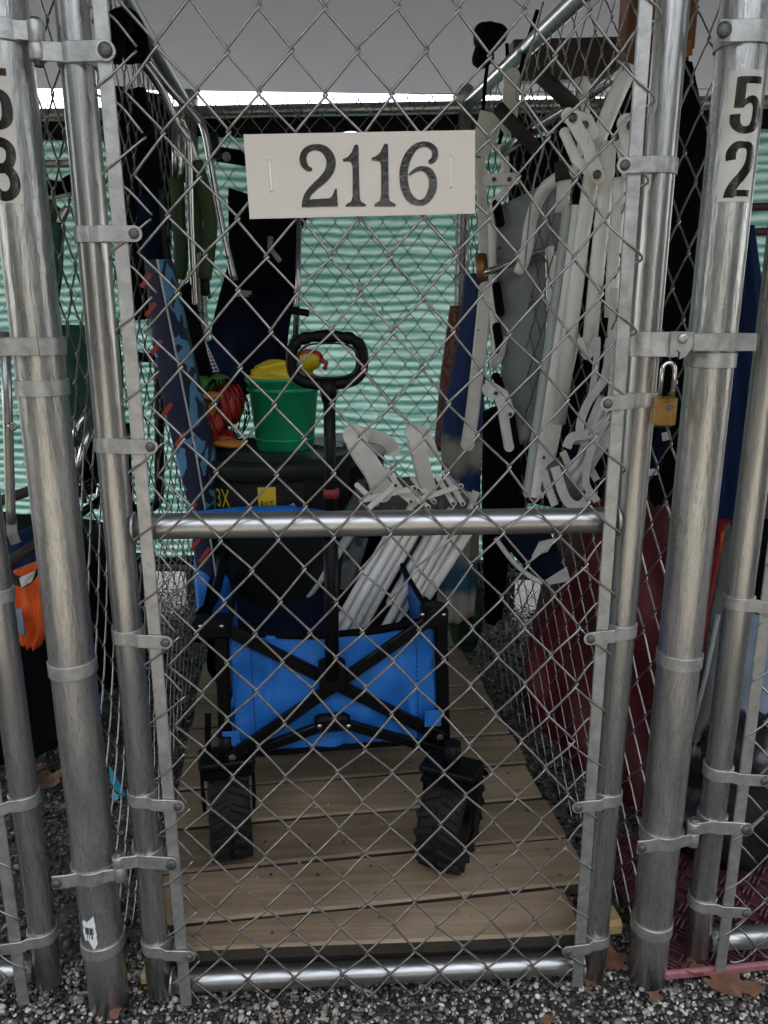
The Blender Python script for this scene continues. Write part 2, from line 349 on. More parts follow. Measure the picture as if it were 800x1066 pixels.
    def build_parts(self, name, m, parent=None, smooth=True):
        """every separate piece becomes a part of its own"""
        par = list(range(len(self.v)))
        def find(i):
            while par[i] != i: par[i] = par[par[i]]; i = par[i]
            return i
        key = {}
        for i, p in enumerate(self.v):
            k = (round(p.x,6), round(p.y,6), round(p.z,6))
            if k in key: par[find(i)] = find(key[k])
            else: key[k] = i
        for f in self.f:
            for i in f[1:]: par[find(i)] = find(f[0])
        comp = {}
        for n, f in enumerate(self.f): comp.setdefault(find(f[0]), []).append(n)
        first = None
        for fl in comp.values():
            q = MB(); mp = {}
            for n in fl:
                g = []
                for i in self.f[n]:
                    if i not in mp: mp[i] = len(q.v); q.v.append(self.v[i])
                    g.append(mp[i])
                if n in self.flat: q.flat.add(len(q.f))
                q.f.append(g)
            o = q.build(name, m, parent, smooth); first = first or o
        return first
    def build(self, name, m, parent=None, smooth=True, loc=None):
        me = bpy.data.meshes.new(name)
        base = parent_loc(parent) if parent else (Vector(loc) if loc is not None else Vector((0,0,0)))
        me.from_pydata([tuple(p-base) for p in self.v], [], self.f)
        if smooth: me.polygons.foreach_set('use_smooth', [i not in self.flat for i in range(len(self.f))])
        me.materials.append(M[m] if isinstance(m, str) else m); me.update()
        o = bpy.data.objects.new(name, me); COL.objects.link(o)
        if parent: o.parent = parent
        else: o.location = base
        return o
def parent_loc(p):
    v = Vector((0,0,0))
    while p: v += p.location; p = p.parent
    return v
def tag(o, label=None, cat=None, group=None, kind=None):
    if label: o['label'] = label
    if cat: o['category'] = cat
    if group: o['group'] = group
    if kind: o['kind'] = kind
    return o
def thing(name, label, cat, loc, group=None):
    o = bpy.data.objects.new(name, None); COL.objects.link(o); o.location = loc; o.empty_display_size = .05
    return tag(o, label, cat, group)

def cr(pts, n=6):
    """Catmull-Rom curve through points of any dimension"""
    P = [np.array(p, float) for p in pts]; P = [2*P[0]-P[1]]+P+[2*P[-1]-P[-2]]; out = []
    for i in range(1, len(P)-2):
        for k in range(n):
            t = k/n; a, b, c, d = P[i-1:i+3]
            out.append(.5*((2*b)+(c-a)*t+(2*a-5*b+4*c-d)*t*t+(3*b-a-3*c+d)*t**3))
    out.append(P[-2]); return out
def cr3(pts, n=6): return [Vector(p) for p in cr([tuple(p) for p in pts], n)]
def px(pts): return [at(*p) for p in pts]
def fillet(pts, r, n=5):
    P = [Vector(p) for p in pts]; out = [P[0]]
    for i in range(1, len(P)-1):
        a = (P[i-1]-P[i]); b = (P[i+1]-P[i]); d = min(r, a.length*.45, b.length*.45)
        p0 = P[i]+a.normalized()*d; p1 = P[i]+b.normalized()*d
        for k in range(n+1):
            t = k/n; out.append(p0*(1-t)**2+P[i]*2*t*(1-t)+p1*t*t)
    out.append(P[-1]); return out
def resample(pts, n):
    P = [Vector(p) for p in pts]; L = [0]
    for a, b in zip(P, P[1:]): L.append(L[-1]+(b-a).length)
    out = []
    for k in range(n):
        s = L[-1]*k/(n-1); i = 0
        while i < len(P)-2 and L[i+1] < s: i += 1
        t = (s-L[i])/max(1e-9, L[i+1]-L[i]); out.append(P[i].lerp(P[i+1], min(1,max(0,t))))
    return out
def drape(mb, Lp, Rp, bulge=.01, wr=.004, th=.006, nx=14, ny=26, freq=2.5, seed=0, diag=1.5, out=Vector((0,-1,0)), curve=True):
    """a cloth sheet with folds and a thickness, hung between a left and a right edge"""
    Lq = resample(cr3(px(Lp), 6) if curve else px(Lp), ny); Rq = resample(cr3(px(Rp), 6) if curve else px(Rp), ny)
    rr = random.Random(seed); ph = [rr.uniform(0,6.3) for _ in range(4)]; vs = []; fs = []
    for side in (0,1):
        for j in range(ny):
            t = j/(ny-1)
            for i in range(nx):
                s = i/(nx-1); p = Lq[j].lerp(Rq[j], s)
                k = wr*(math.sin(2*math.pi*freq*s+diag*t*3+ph[0])+.6*math.sin(2*math.pi*freq*1.9*s-diag*t*5+ph[1])+.5*math.sin(9*t+4*s+ph[2]))*(.4+.6*t)
                b = bulge*math.sin(math.pi*s)**.7
                vs.append(p+out*(b+k) if side == 0 else p-out*(th+b*.6-k))
    N = nx*ny
    for j in range(ny-1):
        for i in range(nx-1):
            a = [j*nx+i, j*nx+i+1, (j+1)*nx+i+1, (j+1)*nx+i]; fs.append(a[::-1]); fs.append([N+x for x in a])
    for i in range(nx-1):
        fs.append([i, i+1, N+i+1, N+i]); a = (ny-1)*nx+i; fs.append([a+1, a, N+a, N+a+1])
    for j in range(ny-1):
        a = j*nx; fs.append([a+nx, a, N+a, N+a+nx]); a += nx-1; fs.append([a, a+nx, N+a+nx, N+a])
    mb.add(vs, fs); return mb

def chain_link(mb, org, along, length, z0, z1, W=.0825, H=.0975, r=.0016, t=.0028, u0=0, zref=0, seg=5, jit=.0016, seed=1, nrm=None, sag=0):
    """woven chain-link: every wire a flattened zigzag spiral hooked into its neighbours"""
    org = Vector(org); al = Vector(along).normalized(); nm = Vector(nrm) if nrm else Vector((al.y, -al.x, 0))
    cw = W/2; ch = H/2; rr = random.Random(seed); cache = {}
    def node(j, k):
        if (j,k) not in cache: cache[(j,k)] = (rr.gauss(0,jit), rr.gauss(0,jit))
        a, b = cache[(j,k)]; return u0+j*cw+a, zref+k*ch+b
    j0 = math.ceil((0-u0)/cw-.001); j1 = math.floor((length-u0)/cw+.001); k0 = math.floor((z0-zref)/ch); k1 = math.ceil((z1-zref)/ch)
    def P(u, z, h):
        z = min(max(z, z0), z1)
        w_ = sag*math.sin(u*5+z*3) if sag else 0
        return org+al*u+Vector((0,0,z))+nm*(h+w_)
    for i in range(j0, j1):
        pts = []
        for k in range(k0, k1+1):
            left = (i+k) % 2 == 0; j = i if left else i+1
            u, z = node(j, k); ov = (-1 if left else 1)*r*1.3
            if pts:
                h = t if left is False else -t          # rising to the right: outside; to the left: inside
                pu, pz = prev
                for f, fu in ((.07,.02),(.2,.165),(.5,.5),(.8,.835),(.93,.98)): pts.append(P(pu+(u-pu)*fu, pz+(z-pz)*f, h*(1 if .1 < f < .9 else .75)))
            pts.append(P(u+ov, z, 0)); prev = (u, z)
        q = [pts[0]]
        for p in pts[1:]:
            if (p-q[-1]).length > 1e-4: q.append(p)
        mb.tube(q, r, seg, cap=False)
    return mb

# ------------------------------------------------------------------ the setting: ground, ceiling, sky
GZ = 0.0
mb = MB(); g = 60
mb.add([(-g,-g,-.012),(g,-g,-.012),(g,g,-.012),(-g,g,-.012)], [[0,1,2,3]])
tag(mb.build('ground', 'soil'), kind='structure')
mb = MB(); mb.box((0, 1.325, 2.36), (16, 4.25, .12)); tag(mb.build('ceiling', 'ceil'), kind='structure')

def leaf_bank(seed, n, y0, lo, hi, m, name, label):  # trees and shrubs out of view, added to shape reflections and warm fill
    """a far bank of foliage: thousands of leaf clumps with an uneven top"""
    rs = np.random.RandomState(seed)
    x = rs.uniform(-26, 26, n); top = lo+(hi-lo)*(.5+.3*np.sin(x*.42+seed)+.2*np.sin(x*1.1+1)); z = top*rs.beta(1.6,1.3,n)+.1
    gap = ((x > .2) & (x < 3.4)) | ((x > -9.5) & (x < -6))  # gaps shaped to place bright streaks on pipes and sign digits
    keep = (~gap | (z > 3.4)) if hi > 4 else (gap | (rs.rand(n) < .12))
    x, z = x[keep], z[keep]; n = len(x)
    y = y0+rs.normal(0,.7,n)+.8*np.sin(x*.8+z*.6)
    a = rs.normal(size=(n,3)); a /= np.linalg.norm(a,axis=1,keepdims=True); b = np.cross(a, rs.normal(size=(n,3))); b /= np.linalg.norm(b,axis=1,keepdims=True)
    sz = rs.uniform(.16,.42,(n,1))*(1 if hi > 4 else .6); c = np.stack([x,y,z],1); mb = MB()
    q = np.stack([c-a*sz, c-b*sz*.5, c+a*sz, c+b*sz*.5],1)
    for k in range(n): mb.add([tuple(p) for p in q[k]], [[0,1,2,3]])
    tag(mb.build(name, m, smooth=False), label, 'unseen foliage', kind='stuff')
def side_light_block(seed, x0, name, label):  # foliage out of view, added to block light from the sides
    rs = np.random.RandomState(seed); n = 7000
    y = rs.uniform(-10.5, -.9, n); z = 3.3*rs.beta(1.4,1.2,n); x = x0+rs.normal(0,.25,n)
    a = rs.normal(size=(n,3)); a /= np.linalg.norm(a,axis=1,keepdims=True); b = np.cross(a, rs.normal(size=(n,3))); b /= np.linalg.norm(b,axis=1,keepdims=True)
    sz = rs.uniform(.08,.2,(n,1)); c = np.stack([x,y,z],1); mb = MB(); q = np.stack([c-a*sz, c-b*sz*.5, c+a*sz, c+b*sz*.5],1)
    for k in range(n): mb.add([tuple(p) for p in q[k]], [[0,1,2,3]])
    tag(mb.build(name, 'wood_leaf', smooth=False), label, 'side_light_block', kind='stuff')
side_light_block(31, -2.9, 'side_light_block', 'unseen dark foliage added to block side light from the left')
side_light_block(32, 3.1, 'side_light_block', 'unseen dark foliage added to block side light from the right')
leaf_bank(8, 16000, -15, 6, 9.5, 'wood_leaf', 'unseen_trees', 'unseen dark green trees added to darken reflections')
leaf_bank(3, 12000, -12, 1.2, 2.6, 'autumn', 'unseen_shrubs', 'unseen golden shrubs added for warm reflections')
def pebbles():
    rs = np.random.RandomState(3)
    ico = []
    import bmesh
    bm = bmesh.new(); bmesh.ops.create_icosphere(bm, subdivisions=1, radius=1)
    V0 = np.array([v.co[:] for v in bm.verts]); F0 = np.array([[v.index for v in f.verts] for f in bm.faces]); bm.free()
    bm = bmesh.new(); bmesh.ops.create_icosphere(bm, subdivisions=2, radius=1)
    V1 = np.array([v.co[:] for v in bm.verts]); F1 = np.array([[v.index for v in f.verts] for f in bm.faces]); bm.free()
    VV = []; FF = []; off = 0
    def finish(name, m, label):
        V_ = np.concatenate(VV); F_ = np.concatenate(FF).astype(np.int32)
        me = bpy.data.meshes.new(name); me.vertices.add(len(V_)); me.vertices.foreach_set('co', V_.ravel())
        me.loops.add(F_.size); me.loops.foreach_set('vertex_index', F_.ravel())
        me.polygons.add(len(F_)); me.polygons.foreach_set('loop_start', np.arange(0, F_.size, 3, dtype=np.int32))
        me.update(calc_edges=True); me.validate()
        me.polygons.foreach_set('use_smooth', np.ones(len(me.polygons), dtype=bool))
        me.materials.append(M[m]); o = bpy.data.objects.new(name, me); COL.objects.link(o)
        tag(o, label, 'gravel', kind='stuff')
    def scatter(n, x0, x1, y0, y1, V, Fc, lo, hi, zlo=-.006, zhi=.004):
        nonlocal off, VV, FF
        c = np.stack([rs.uniform(x0,x1,n), rs.uniform(y0,y1,n), rs.uniform(zlo,zhi,n)], 1)
        size = rs.uniform(lo, hi, n)*(1+.5*(rs.rand(n) > .92))
        sc = np.stack([rs.uniform(.75,1.3,n), rs.uniform(.6,1.0,n), rs.uniform(.45,.8,n)], 1)*size[:,None]
        kn = rs.uniform(.74,1.16,(n,len(V),1))
        if len(V) > 20:                                   # broad knocks rather than spikes
            d = rs.normal(size=(n,5,3)); d /= np.linalg.norm(d, axis=2, keepdims=True)
            dots = np.einsum('vk,ndk->nvd', V, d); cut = rs.uniform(.55,.9,(n,1,5))
            kn = np.minimum(1, (cut/np.maximum(dots, 1e-3)).min(2, where=dots>.2, initial=9))[:,:,None]*rs.uniform(.96,1.04,(n,len(V),1))
        P = V[None]*kn*sc[:,None,:]
        q = rs.normal(size=(n,3))*.35; a = rs.uniform(0,6.28,n); ca, sa = np.cos(a)[:,None], np.sin(a)[:,None]
        cx, sx = np.cos(q[:,:1]), np.sin(q[:,:1])
        y = P[:,:,1]*cx-P[:,:,2]*sx; z = P[:,:,1]*sx+P[:,:,2]*cx; x = P[:,:,0]
        P = np.stack([x*ca-y*sa, x*sa+y*ca, z], 2)+c[:,None,:]
        VV.append(P.reshape(-1,3)); FF.append((Fc[None]+(np.arange(n)*len(V))[:,None,None]+off).reshape(-1,3)); off += n*len(V)
    scatter(13500, -.72, .86, -.22, .09, V1, F1, .0024, .0060)
    scatter(9000, -1.9, 1.9, -.75, -.2, V0, F0, .004, .008)
    finish('gravel', 'stone', 'loose grey black and tan gravel in front of the gates'); VV, FF, off = [], [], 0
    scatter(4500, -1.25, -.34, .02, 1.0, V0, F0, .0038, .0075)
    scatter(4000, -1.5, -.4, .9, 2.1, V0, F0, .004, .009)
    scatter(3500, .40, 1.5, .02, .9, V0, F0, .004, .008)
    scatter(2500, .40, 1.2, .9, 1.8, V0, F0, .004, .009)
    finish('gravel', 'stone_shaded', 'gravel inside the cages with shade put into its colour')
pebbles()

# ------------------------------------------------------------------ deck
DA = math.radians(4.6); DX = Vector((math.cos(DA), math.sin(DA), 0)); DY = Vector((-math.sin(DA), math.cos(DA), 0))
deck = thing('wooden_deck', 'low deck of weathered brown boards on the cage floor', 'deck', (.06,.6,0))
mb = MB(); O = Vector((.06,.0,0)); edge_faces = []
def deck_pt(a, b, z): return O+DX*a+DY*b+Vector((0,0,z))
edges = [-.06] + [.084+.1365*i+.004 for i in range(0,10)]
for i in range(len(edges)-1):
    b0 = edges[i]+.0042; b1 = edges[i+1]-.0042; jl = R.uniform(-.006,.006); jr = R.uniform(-.006,.006); zt = .1+R.uniform(-.0012,.0012)
    l0, r0 = -.405+jl, .415+jr
    p = [deck_pt(l0,b0,0), deck_pt(r0,b0,0), deck_pt(r0,b1,0), deck_pt(l0,b1,0)]
    if i == 0:                                             # first board is ripped to a taper, flush with the gate
        p[0] = Vector((-.302,.001,0)); p[1] = Vector((.409,.001,0)); p[3] = deck_pt(-.358,b1,0); p[2] = deck_pt(.352,b1,0)
    n = 12; vs = []; fs = []; e = .0045
    for k in range(n+1):
        t = k/n; a = p[0].lerp(p[1], t); b = p[3].lerp(p[2], t); d = (b-a).normalized(); wob = .0012*math.sin(7*t+i*2)
        cup = .0004
        for q, z in ((a, zt-.026),(a, zt-e),(a+d*e, zt),(a.lerp(b,.5), zt-cup),(b-d*e, zt),(b, zt-e),(b, zt-.026)):
            vs.append(Vector((q.x, q.y, z+wob)))
    for k in range(n):
        for s in range(7):
            if s in (0,5,6): edge_faces.append(len(mb.f)+len(fs))
            fs.append([k*7+s, k*7+(s+1)%7, (k+1)*7+(s+1)%7, (k+1)*7+s][::-1])
    fs.append([0,1,2,3,4,5,6]); fs.append([n*7+s for s in range(7)][::-1])
    mb.add(vs, fs, True)
dbo = mb.build('deck_boards', 'wood', deck)
dbo.data.materials.append(M['edgewood'])
for i in edge_faces: dbo.data.polygons[i].material_index = 1
mb = MB()
for a in (-.36, 0, .36): mb.bar([deck_pt(a,.07,.03), deck_pt(a,1.3,.03)], .045, .06, (0,0,1))
mb.build_parts('joist', 'brownwood', deck)
mb = MB(); mb.bar([(-.30,.040,.036), (.408,.040,.036)], .072, .03, (0,1,0), .1); mb.build('front_joist', 'darkwood', deck)
mb = MB()
for b in (.055,.115,.19,.25,.32,.39,.46,.53):
    for a in (-.35,.0,.36): mb.lathe(deck_pt(a,b,.0995), [(.0035,-.003),(.0035,.0012),(.0005,.0016)], 8)
mb.build_parts('screw', 'bolt', deck)
mb = MB(); mb.bar([(-.366,.040,.014), (-.31,.040,.014)], .03, .022, (0,0,1)); mb.build('support_block', 'yellowwood', deck)
mb = MB(); mb.bar([(.455,.055,.072), (.492,.058,.072)], .05, .032, (0,0,1)); mb.build('support_block', 'yellowwood', deck)

rs_ = random.Random(12); mb = MB()
for k in range(110):
    c = deck_pt(rs_.uniform(-.38,.40), .03+1.2*rs_.random()**1.8, .1); z_ = rs_.uniform(.0012,.0034)
    mb.lathe(c, [(z_*.3,-.001),(z_*rs_.uniform(.9,1.3),z_*.4),(z_*.8,z_*1.1),(z_*.1,z_*1.5)], 6)
tag(mb.build('grit', 'stone', smooth=False), 'small grit and crumbs scattered over the deck boards', 'grit', kind='stuff')

# ------------------------------------------------------------------ galvanised fence posts in front
def ring(mb, c, r, h, th=.0025, a0=0, a1=2*math.pi):
    return mb.lathe(c, [(r,-h/2),(r+th-.0005,-h/2),(r+th,-h/2+.0006),(r+th,h/2-.0006),(r+th-.0005,h/2),(r,h/2)], 40, cap=False, a0=a0, a1=a1, sharp=True)
def bolt(mb, c, r=.0068, d=(0,-1,0), h=.005):
    d = Vector(d); X = d.orthogonal().normalized(); Y = d.cross(X)
    mb.lathe(c, [(r,-.001),(r,h*.45),(r*.72,h*.85),(r*.3,h)], 14, X, Y, d)
def pipe(p0, p1, r, name, m, parent, seg=32, n=14):
    mb = MB(); mb.tube([Vector(p0).lerp(Vector(p1), k/n) for k in range(n+1)], r, seg); return mb.build(name, m, parent)
PR = .033; SR = .0212
def tension_band(cx, cz, side, parent, reach=.056, sag=.002, R_=SR, y0=0, pivot=0):
    """ring on the pipe with its clamped strap bolted beyond the tension bar"""
    mb = MB(); h = .0205; c = Vector((cx, y0, cz)); ring(mb, c, R_+.0002, h)
    yf = y0-(R_+.0015); x1 = cx+side*reach
    strap = [Vector((cx+side*.002, yf, cz)), Vector((cx+side*R_*.7, yf-.0015, cz)), Vector((cx+side*R_*1.05, yf-.0065, cz-sag*.3)), Vector((x1-side*.004, yf-.0085, cz-sag))]
    mb.bar(strap, h, .0028, (0,1,0), .2)
    e = strap[-1]; mb.lathe(e, [(h/2,-.0014),(h/2,.0014)], 18, (1,0,0), (0,0,1), (0,-1,0))
    o = mb.build('tension_band', 'galv_dull', parent)
    mb = MB(); bolt(mb, (x1-side*.004, yf-.0098, cz-sag)); mb.build_parts('bolt_head', 'bolt', o)
    return o

def post(cx, top, label, zs):
    t = thing('fence_post', label, 'post', (cx,0,0), 'round galvanised posts between the gates')
    pipe((cx,0,-.05), (cx,0,top), PR, 'post_pipe', 'galv_post', t)
    for z in zs:
        mb = MB(); ring(mb, Vector((cx,0,z)), PR+.0002, .0215); mb.build('ring_band', 'galv_dull', t)
    return t
lpost = post(-.4145, 2.1, 'thick galvanised post with the partly cropped number sticker and paper label', (1.053,.633,.128))
rpost = post(.5315, 2.1, 'thick galvanised post carrying the 52 sticker beside the brass padlock', (1.088,.622,.116))

# wrapped number stickers
def wrap(cx, phi0, z0, wd, ht):
    def fn(s, t, h):          # s,t in 0..1 (right, down), h = height above pipe
        a = phi0+(s-.5)*wd/PR; r = PR+.0004+h
        return Vector((cx+r*math.sin(a), -r*math.cos(a), z0-t*ht))
    return fn
def glyph_strokes(ch):
    """bold condensed figures: list of (centre line, widths) in a unit box"""
    if ch == '5':
        bowl = cr([(.36,.52),(.50,.44),(.68,.42),(.83,.50),(.87,.66),(.82,.84),(.62,.925),(.36,.915),(.18,.80),(.165,.66)], 6)
        wb = [.10,.16,.22,.26,.28,.28,.20,.20,.27,.28]
        return [([(.14,.095),(.35,.095),(.6,.095),(.96,.095)], [.19]*4), ([(.27,.05),(.26,.3),(.25,.555)], [.27]*3), (bowl, list(np.interp(np.linspace(0,9,len(bowl)), range(10), wb)))]
    if ch == '2':
        top = cr([(.17,.33),(.16,.20),(.30,.085),(.52,.07),(.74,.10),(.83,.24),(.78,.42),(.60,.58),(.38,.73),(.24,.88),(.22,.985)], 6)
        wb = [.28,.28,.24,.17,.24,.29,.29,.27,.27,.28,.30]
        return [(top, list(np.interp(np.linspace(0,10,len(top)), range(11), wb))), ([(.22,.905),(.5,.905),(.93,.905)], [.18]*3)]
    top = cr([(.17,.30),(.17,.17),(.36,.075),(.62,.08),(.82,.18),(.80,.36),(.62,.475),(.42,.48)], 6)
    bot = cr([(.42,.485),(.66,.50),(.84,.62),(.85,.80),(.66,.925),(.38,.925),(.18,.82),(.165,.68)], 6)
    return [(top, [.26]*len(top)), (bot, [.27]*len(bot))]
def sticker(parent, cx, phi, z0, wd, ht, chars, label):
    fn = wrap(cx, phi, z0, wd, ht)
    t = thing('number_sticker', label, 'number sticker', tuple(fn(.5,.5,0)), 'number stickers on the posts')
    mb = MB(); mb.ribbon([(.5,k/8) for k in range(9)], [1]*9, fn, .0005, 20); mb.build('sticker_sheet', 'plate', t)
    for n, ch in enumerate(chars):
        mb = MB(); k = 0
        for line, ws in glyph_strokes(ch):
            x0, x1 = .13, .95; y0, y1 = .035+n*.495, .035+n*.495+.445
            sub = []
            g2 = lambda s, t_, h, k=k: fn(x0+(x1-x0)*s, y0+(y1-y0)*t_, h+.0006+.0002*k)
            # keep widths true although the unit box is stretched
            P = [(p[0], p[1]) for p in line]
            tt = np.linspace(0, len(P)-1, 30); ws = list(np.interp(tt, range(len(P)), ws)); P = list(zip(np.interp(tt, range(len(P)), [p[0] for p in P]), np.interp(tt, range(len(P)), [p[1] for p in P])))
            asp = (y1-y0)*ht/((x1-x0)*wd)
            Q = [(p[0], p[1]*asp) for p in P]
            g3 = lambda s, t_, h, g2=g2, asp=asp: g2(s, t_/asp, h)
            mb.ribbon(Q, [w_*1.15 for w_ in ws], g3, .0003, 4); k += 1
        mb.build('digit', 'digit', t)
    return t
sticker(rpost, .5315, math.radians(-7), 1.455, .0465, .159, '52', 'white vertical sticker with black figures 5 and 2 on post')
sticker(lpost, -.4145, math.radians(-16), 1.450, .0465, .163, '53', 'white vertical sticker cut by the left photo edge, black figures')
mb = MB(); fn = wrap(-.4145, math.radians(-14), .196, .022, .042)
lab = thing('paper_label', 'small torn white barcode label near the foot of post', 'label', tuple(fn(.5,.5,0)))
mb.ribbon([(.5+.08*math.sin(k*2.1),k/8) for k in range(9)], [1,.9,1.05,.95,1,1.1,.95,1,.9], fn, .0004, 6); mb.build('label_paper', 'barcode', lab)
mb = MB()
for k in range(7):
    s = .2+.1*k; mb.ribbon([(s,.30),(s,.55),(s,.62+.2*(k%2))], [.05+.02*(k%3)]*3, lambda a,b,h: fn(a,b,h+.0006), .0002, 1)
mb.build('barcode_print', 'digit', lab)

# ------------------------------------------------------------------ the gate
gate = thing('chain_link_gate', 'closed chain-link gate of galvanised pipe with the 2116 sign', 'gate', (-.327,0,0))
GT = 1.95
pipe((-.327,0,.018), (-.327,0,GT), SR, 'gate_stile', 'galv', gate)
pipe((.4335,0,.018), (.4335,0,GT), SR, 'gate_stile', 'galv', gate)
pipe((-.327,0,GT), (.4335,0,GT), SR, 'top_rail', 'rail', gate)
pipe((-.306,0,.85), (.413,0,.85), .0192, 'middle_rail', 'rail', gate)
pipe((-.306,0,.0375), (.413,0,.0375), .0192, 'bottom_rail', 'rail', gate)
mb = MB()
for sx, x in ((1,-.306),(-1,.413)):
    for z in (.85,.0375):
        vs = []; pts = []
        for k in range(25):
            q = 2*math.pi*k/24; pts.append(Vector((x+sx*(.0018-.0075*math.sin(q)**2*0), .0205*math.cos(q), z+.0205*math.sin(q))))
        mb.tube(pts, [.0022+R.uniform(-.0007,.0009) for _ in pts], 7, cap=False)
mb.build_parts('weld_bead', 'galv_dull', gate)
n0 = at(269, 5, -.0245)
mb = MB(); xl, xr = -.2865, .396
chain_link(mb, (xl,-.0245,0), (1,0,0), xr-xl, .012, 1.93, u0=(n0.x-xl) % .04125, zref=n0.z+.0975*0, seg=6, r=.00185, seed=4, jit=.0024, nrm=(0,-1,0))
# the outermost wires turn round the tension bars
for x, sd_, sgn in ((xl,1,1),(xr,2,-1)):
    zz = n0.z % .0975; k = 0
    u_in = None
    z = zz
    while z < 1.9:
        xin = x+sgn*R.uniform(.036,.044)
        pts = cr3([(xin,-.0245,z+.045), (x+sgn*.012,-.0285,z+.02), (x-sgn*.010,-.0275,z+.004), (x-sgn*.0135,-.0235,z-.004), (x-sgn*.004,-.0185,z-.008), (x+sgn*.014,-.0205,z-.016), (xin,-.0245,z-.048)], 4)
        mb.tube(pts, .00165, 6); z += .0975
mb.build('chain_link_mesh', 'wire', gate)
for x, dx in ((-.281,0),(.3945,0)):
    mb = MB(); mb.bar([(x-.008,-.0245,1.92),(x-.002,-.0245,1.0),(x+.003,-.0245,.012)], .0185, .0048, (0,1,0), .2); mb.build('tension_bar', 'galv_dull', gate)
for z in (1.252,.973,.683,.406,.12): tension_band(-.327, z, 1, gate, .066, R.uniform(-.001,.003))
for z in (1.343,1.032,.674,.377,.095): tension_band(.4335, z, -1, gate, .063, R.uniform(0,.004))

def hinge(px_, gx, z, flip, parent, both=True, low=False):
    """post half with its upright pin, gate half with its barrel; flip=+1 puts the gate to the right"""
    hd = thing('pipe_hinge', parent[1], 'hinge', (px_+flip*(PR+.012),-.012,z), 'hinges between posts and gates')
    mb = MB(); ring(mb, Vector((px_,0,z)), PR+.0003, .024, .003)
    mid = px_+flip*(PR+.013); yk = -.018
    mb.bar([(px_+flip*PR*.6,-PR*.82,z), (px_+flip*(PR*.98),-.024,z), (mid,yk-.004,z)], .022, .0035, (0,1,0), .2)
    mb.lathe((mid,yk,z), [(.0095,-.013),(.0105,-.011),(.0105,.011),(.0095,.013)], 18)
    if low: mb.bar([(px_-flip*PR*.5,-PR*.9,z), (px_-flip*PR*1.0,-.034,z), (px_-flip*(PR+.022),-.036,z)], .024, .0035, (0,1,0), .2)
    mb.build('post_clamp', 'galv_dull', hd)
    dz = .022 if low else -.022
    mb = MB(); mb.lathe((mid,yk,z+dz), [(.0095,-.010),(.0108,-.008),(.0108,.008),(.0095,.010)], 18)
    ring(mb, Vector((gx,0,z+dz)), SR+.0003, .024, .003)
    mb.bar([(mid,yk-.006,z+dz), (gx-flip*SR*1.0,-.022,z+dz), (gx-flip*SR*.55,-SR*.95,z+dz)], .022, .0035, (0,1,0), .2)
    e = Vector((gx+flip*.044,-.030,z+dz)); mb.bar([(gx,-(SR+.002),z+dz), (gx+flip*SR,-.026,z+dz), e], .024, .0035, (0,1,0), .2)
    mb.lathe(e, [(.012,-.0017),(.012,.0017)], 18, (1,0,0), (0,0,1), (0,-1,0))
    mb.build('gate_clamp', 'galv_dull', hd)
    mb = MB(); mb.tube([(mid,yk,z-.016+min(dz,0)), (mid,yk,z+.016+max(dz,0))], .006, 12); mb.build('hinge_pin', 'bolt', hd)
    mb = MB(); bolt(mb, e+Vector((0,-.0015,0)), .009)
    if low: bolt(mb, (px_-flip*(PR+.015),-.0385,z), .0075)
    mb.build_parts('bolt_head', 'bolt', hd)
hinge(-.4145, -.327, 1.486, 1, (0,'upper hinge joining left post to the gate near ceiling'))
hinge(-.4145, -.327, .275, 1, (0,'lower hinge joining left post to the gate above the gravel'), low=True)
hinge(.5315, .6175, .300, 1, (0,'hinge joining 52 post to the neighbouring gate above purple mat'), low=True)
# strap with eye bolt high on the right post, and the latch strap end that reaches the left post
mb = MB(); ring(mb, Vector((.5315,0,1.499)), PR+.0003, .026, .003)
mb.bar([(.5315-PR*.3,-PR*1.0,1.499),(.5315-PR*.98,-.030,1.499),(.482,-.034,1.498)], .026, .0035, (0,1,0), .2)
o = mb.build('bolted_clamp', 'galv_dull', rpost)
mb = MB(); bolt(mb, (.488,-.036,1.498), .0095); mb.build_parts('bolt_head', 'bolt', o)
mb = MB(); ring(mb, Vector((-.4145,0,1.109)), PR+.0003, .024, .003)
mb.bar([(-.52,-.036,1.108),(-.45,-.037,1.109),(-.40,-.0365,1.109)], .024, .004, (0,1,0), .2)
o = mb.build('latch_strap', 'galv_dull', lpost)

# latch with padlock
lt = thing('gate_latch', 'fork latch plate clamped across the gate stile and 52 post', 'latch', (.46,-.03,1.11))
mb = MB(); ring(mb, Vector((.4335,0,1.110)), SR+.0003, .034, .003)
mb.bar([(.4335,-(SR+.002),1.11),(.4335+SR,-.026,1.11),(.470,-.030,1.11)], .034, .0035, (0,1,0), .15); mb.build('stile_clamp', 'galv_dull', lt)
mb = MB(); Y_ = -.034
mb.prism([(.455,Y_,1.128),(.487,Y_,1.127),(.490,Y_,1.118),(.486,Y_,1.105),(.478,Y_,1.094),(.470,Y_,1.090),(.470,Y_,1.099),(.466,Y_,1.103),(.462,Y_,1.099),(.462,Y_,1.093),(.455,Y_,1.093)], (0,-1,0), .0035)
mb.build('padlock_plate', 'galv_dull', lt)
mb = MB(); ring(mb, Vector((.5315,0,1.113)), PR+.0003, .024, .003)
mb.bar([(.487,-.038,1.113),(.52,-.0385,1.113),(.545,-.0385,1.113),(.576,-.036,1.113)], .024, .004, (0,1,0), .2)
mb.bar([(.576,-.036,1.113),(.578,-.018,1.113),(.577,.01,1.113)], .024, .004, (1,0,0), .2); mb.build('post_strap', 'galv_dull', lt)
mb = MB(); bolt(mb, (.471,-.0385,1.119), .0075); mb.build_parts('bolt_head', 'galv_dull', lt)
pk = thing('padlock', 'small brass padlock hanging from the gate latch', 'padlock', (.474,-.032,1.03))
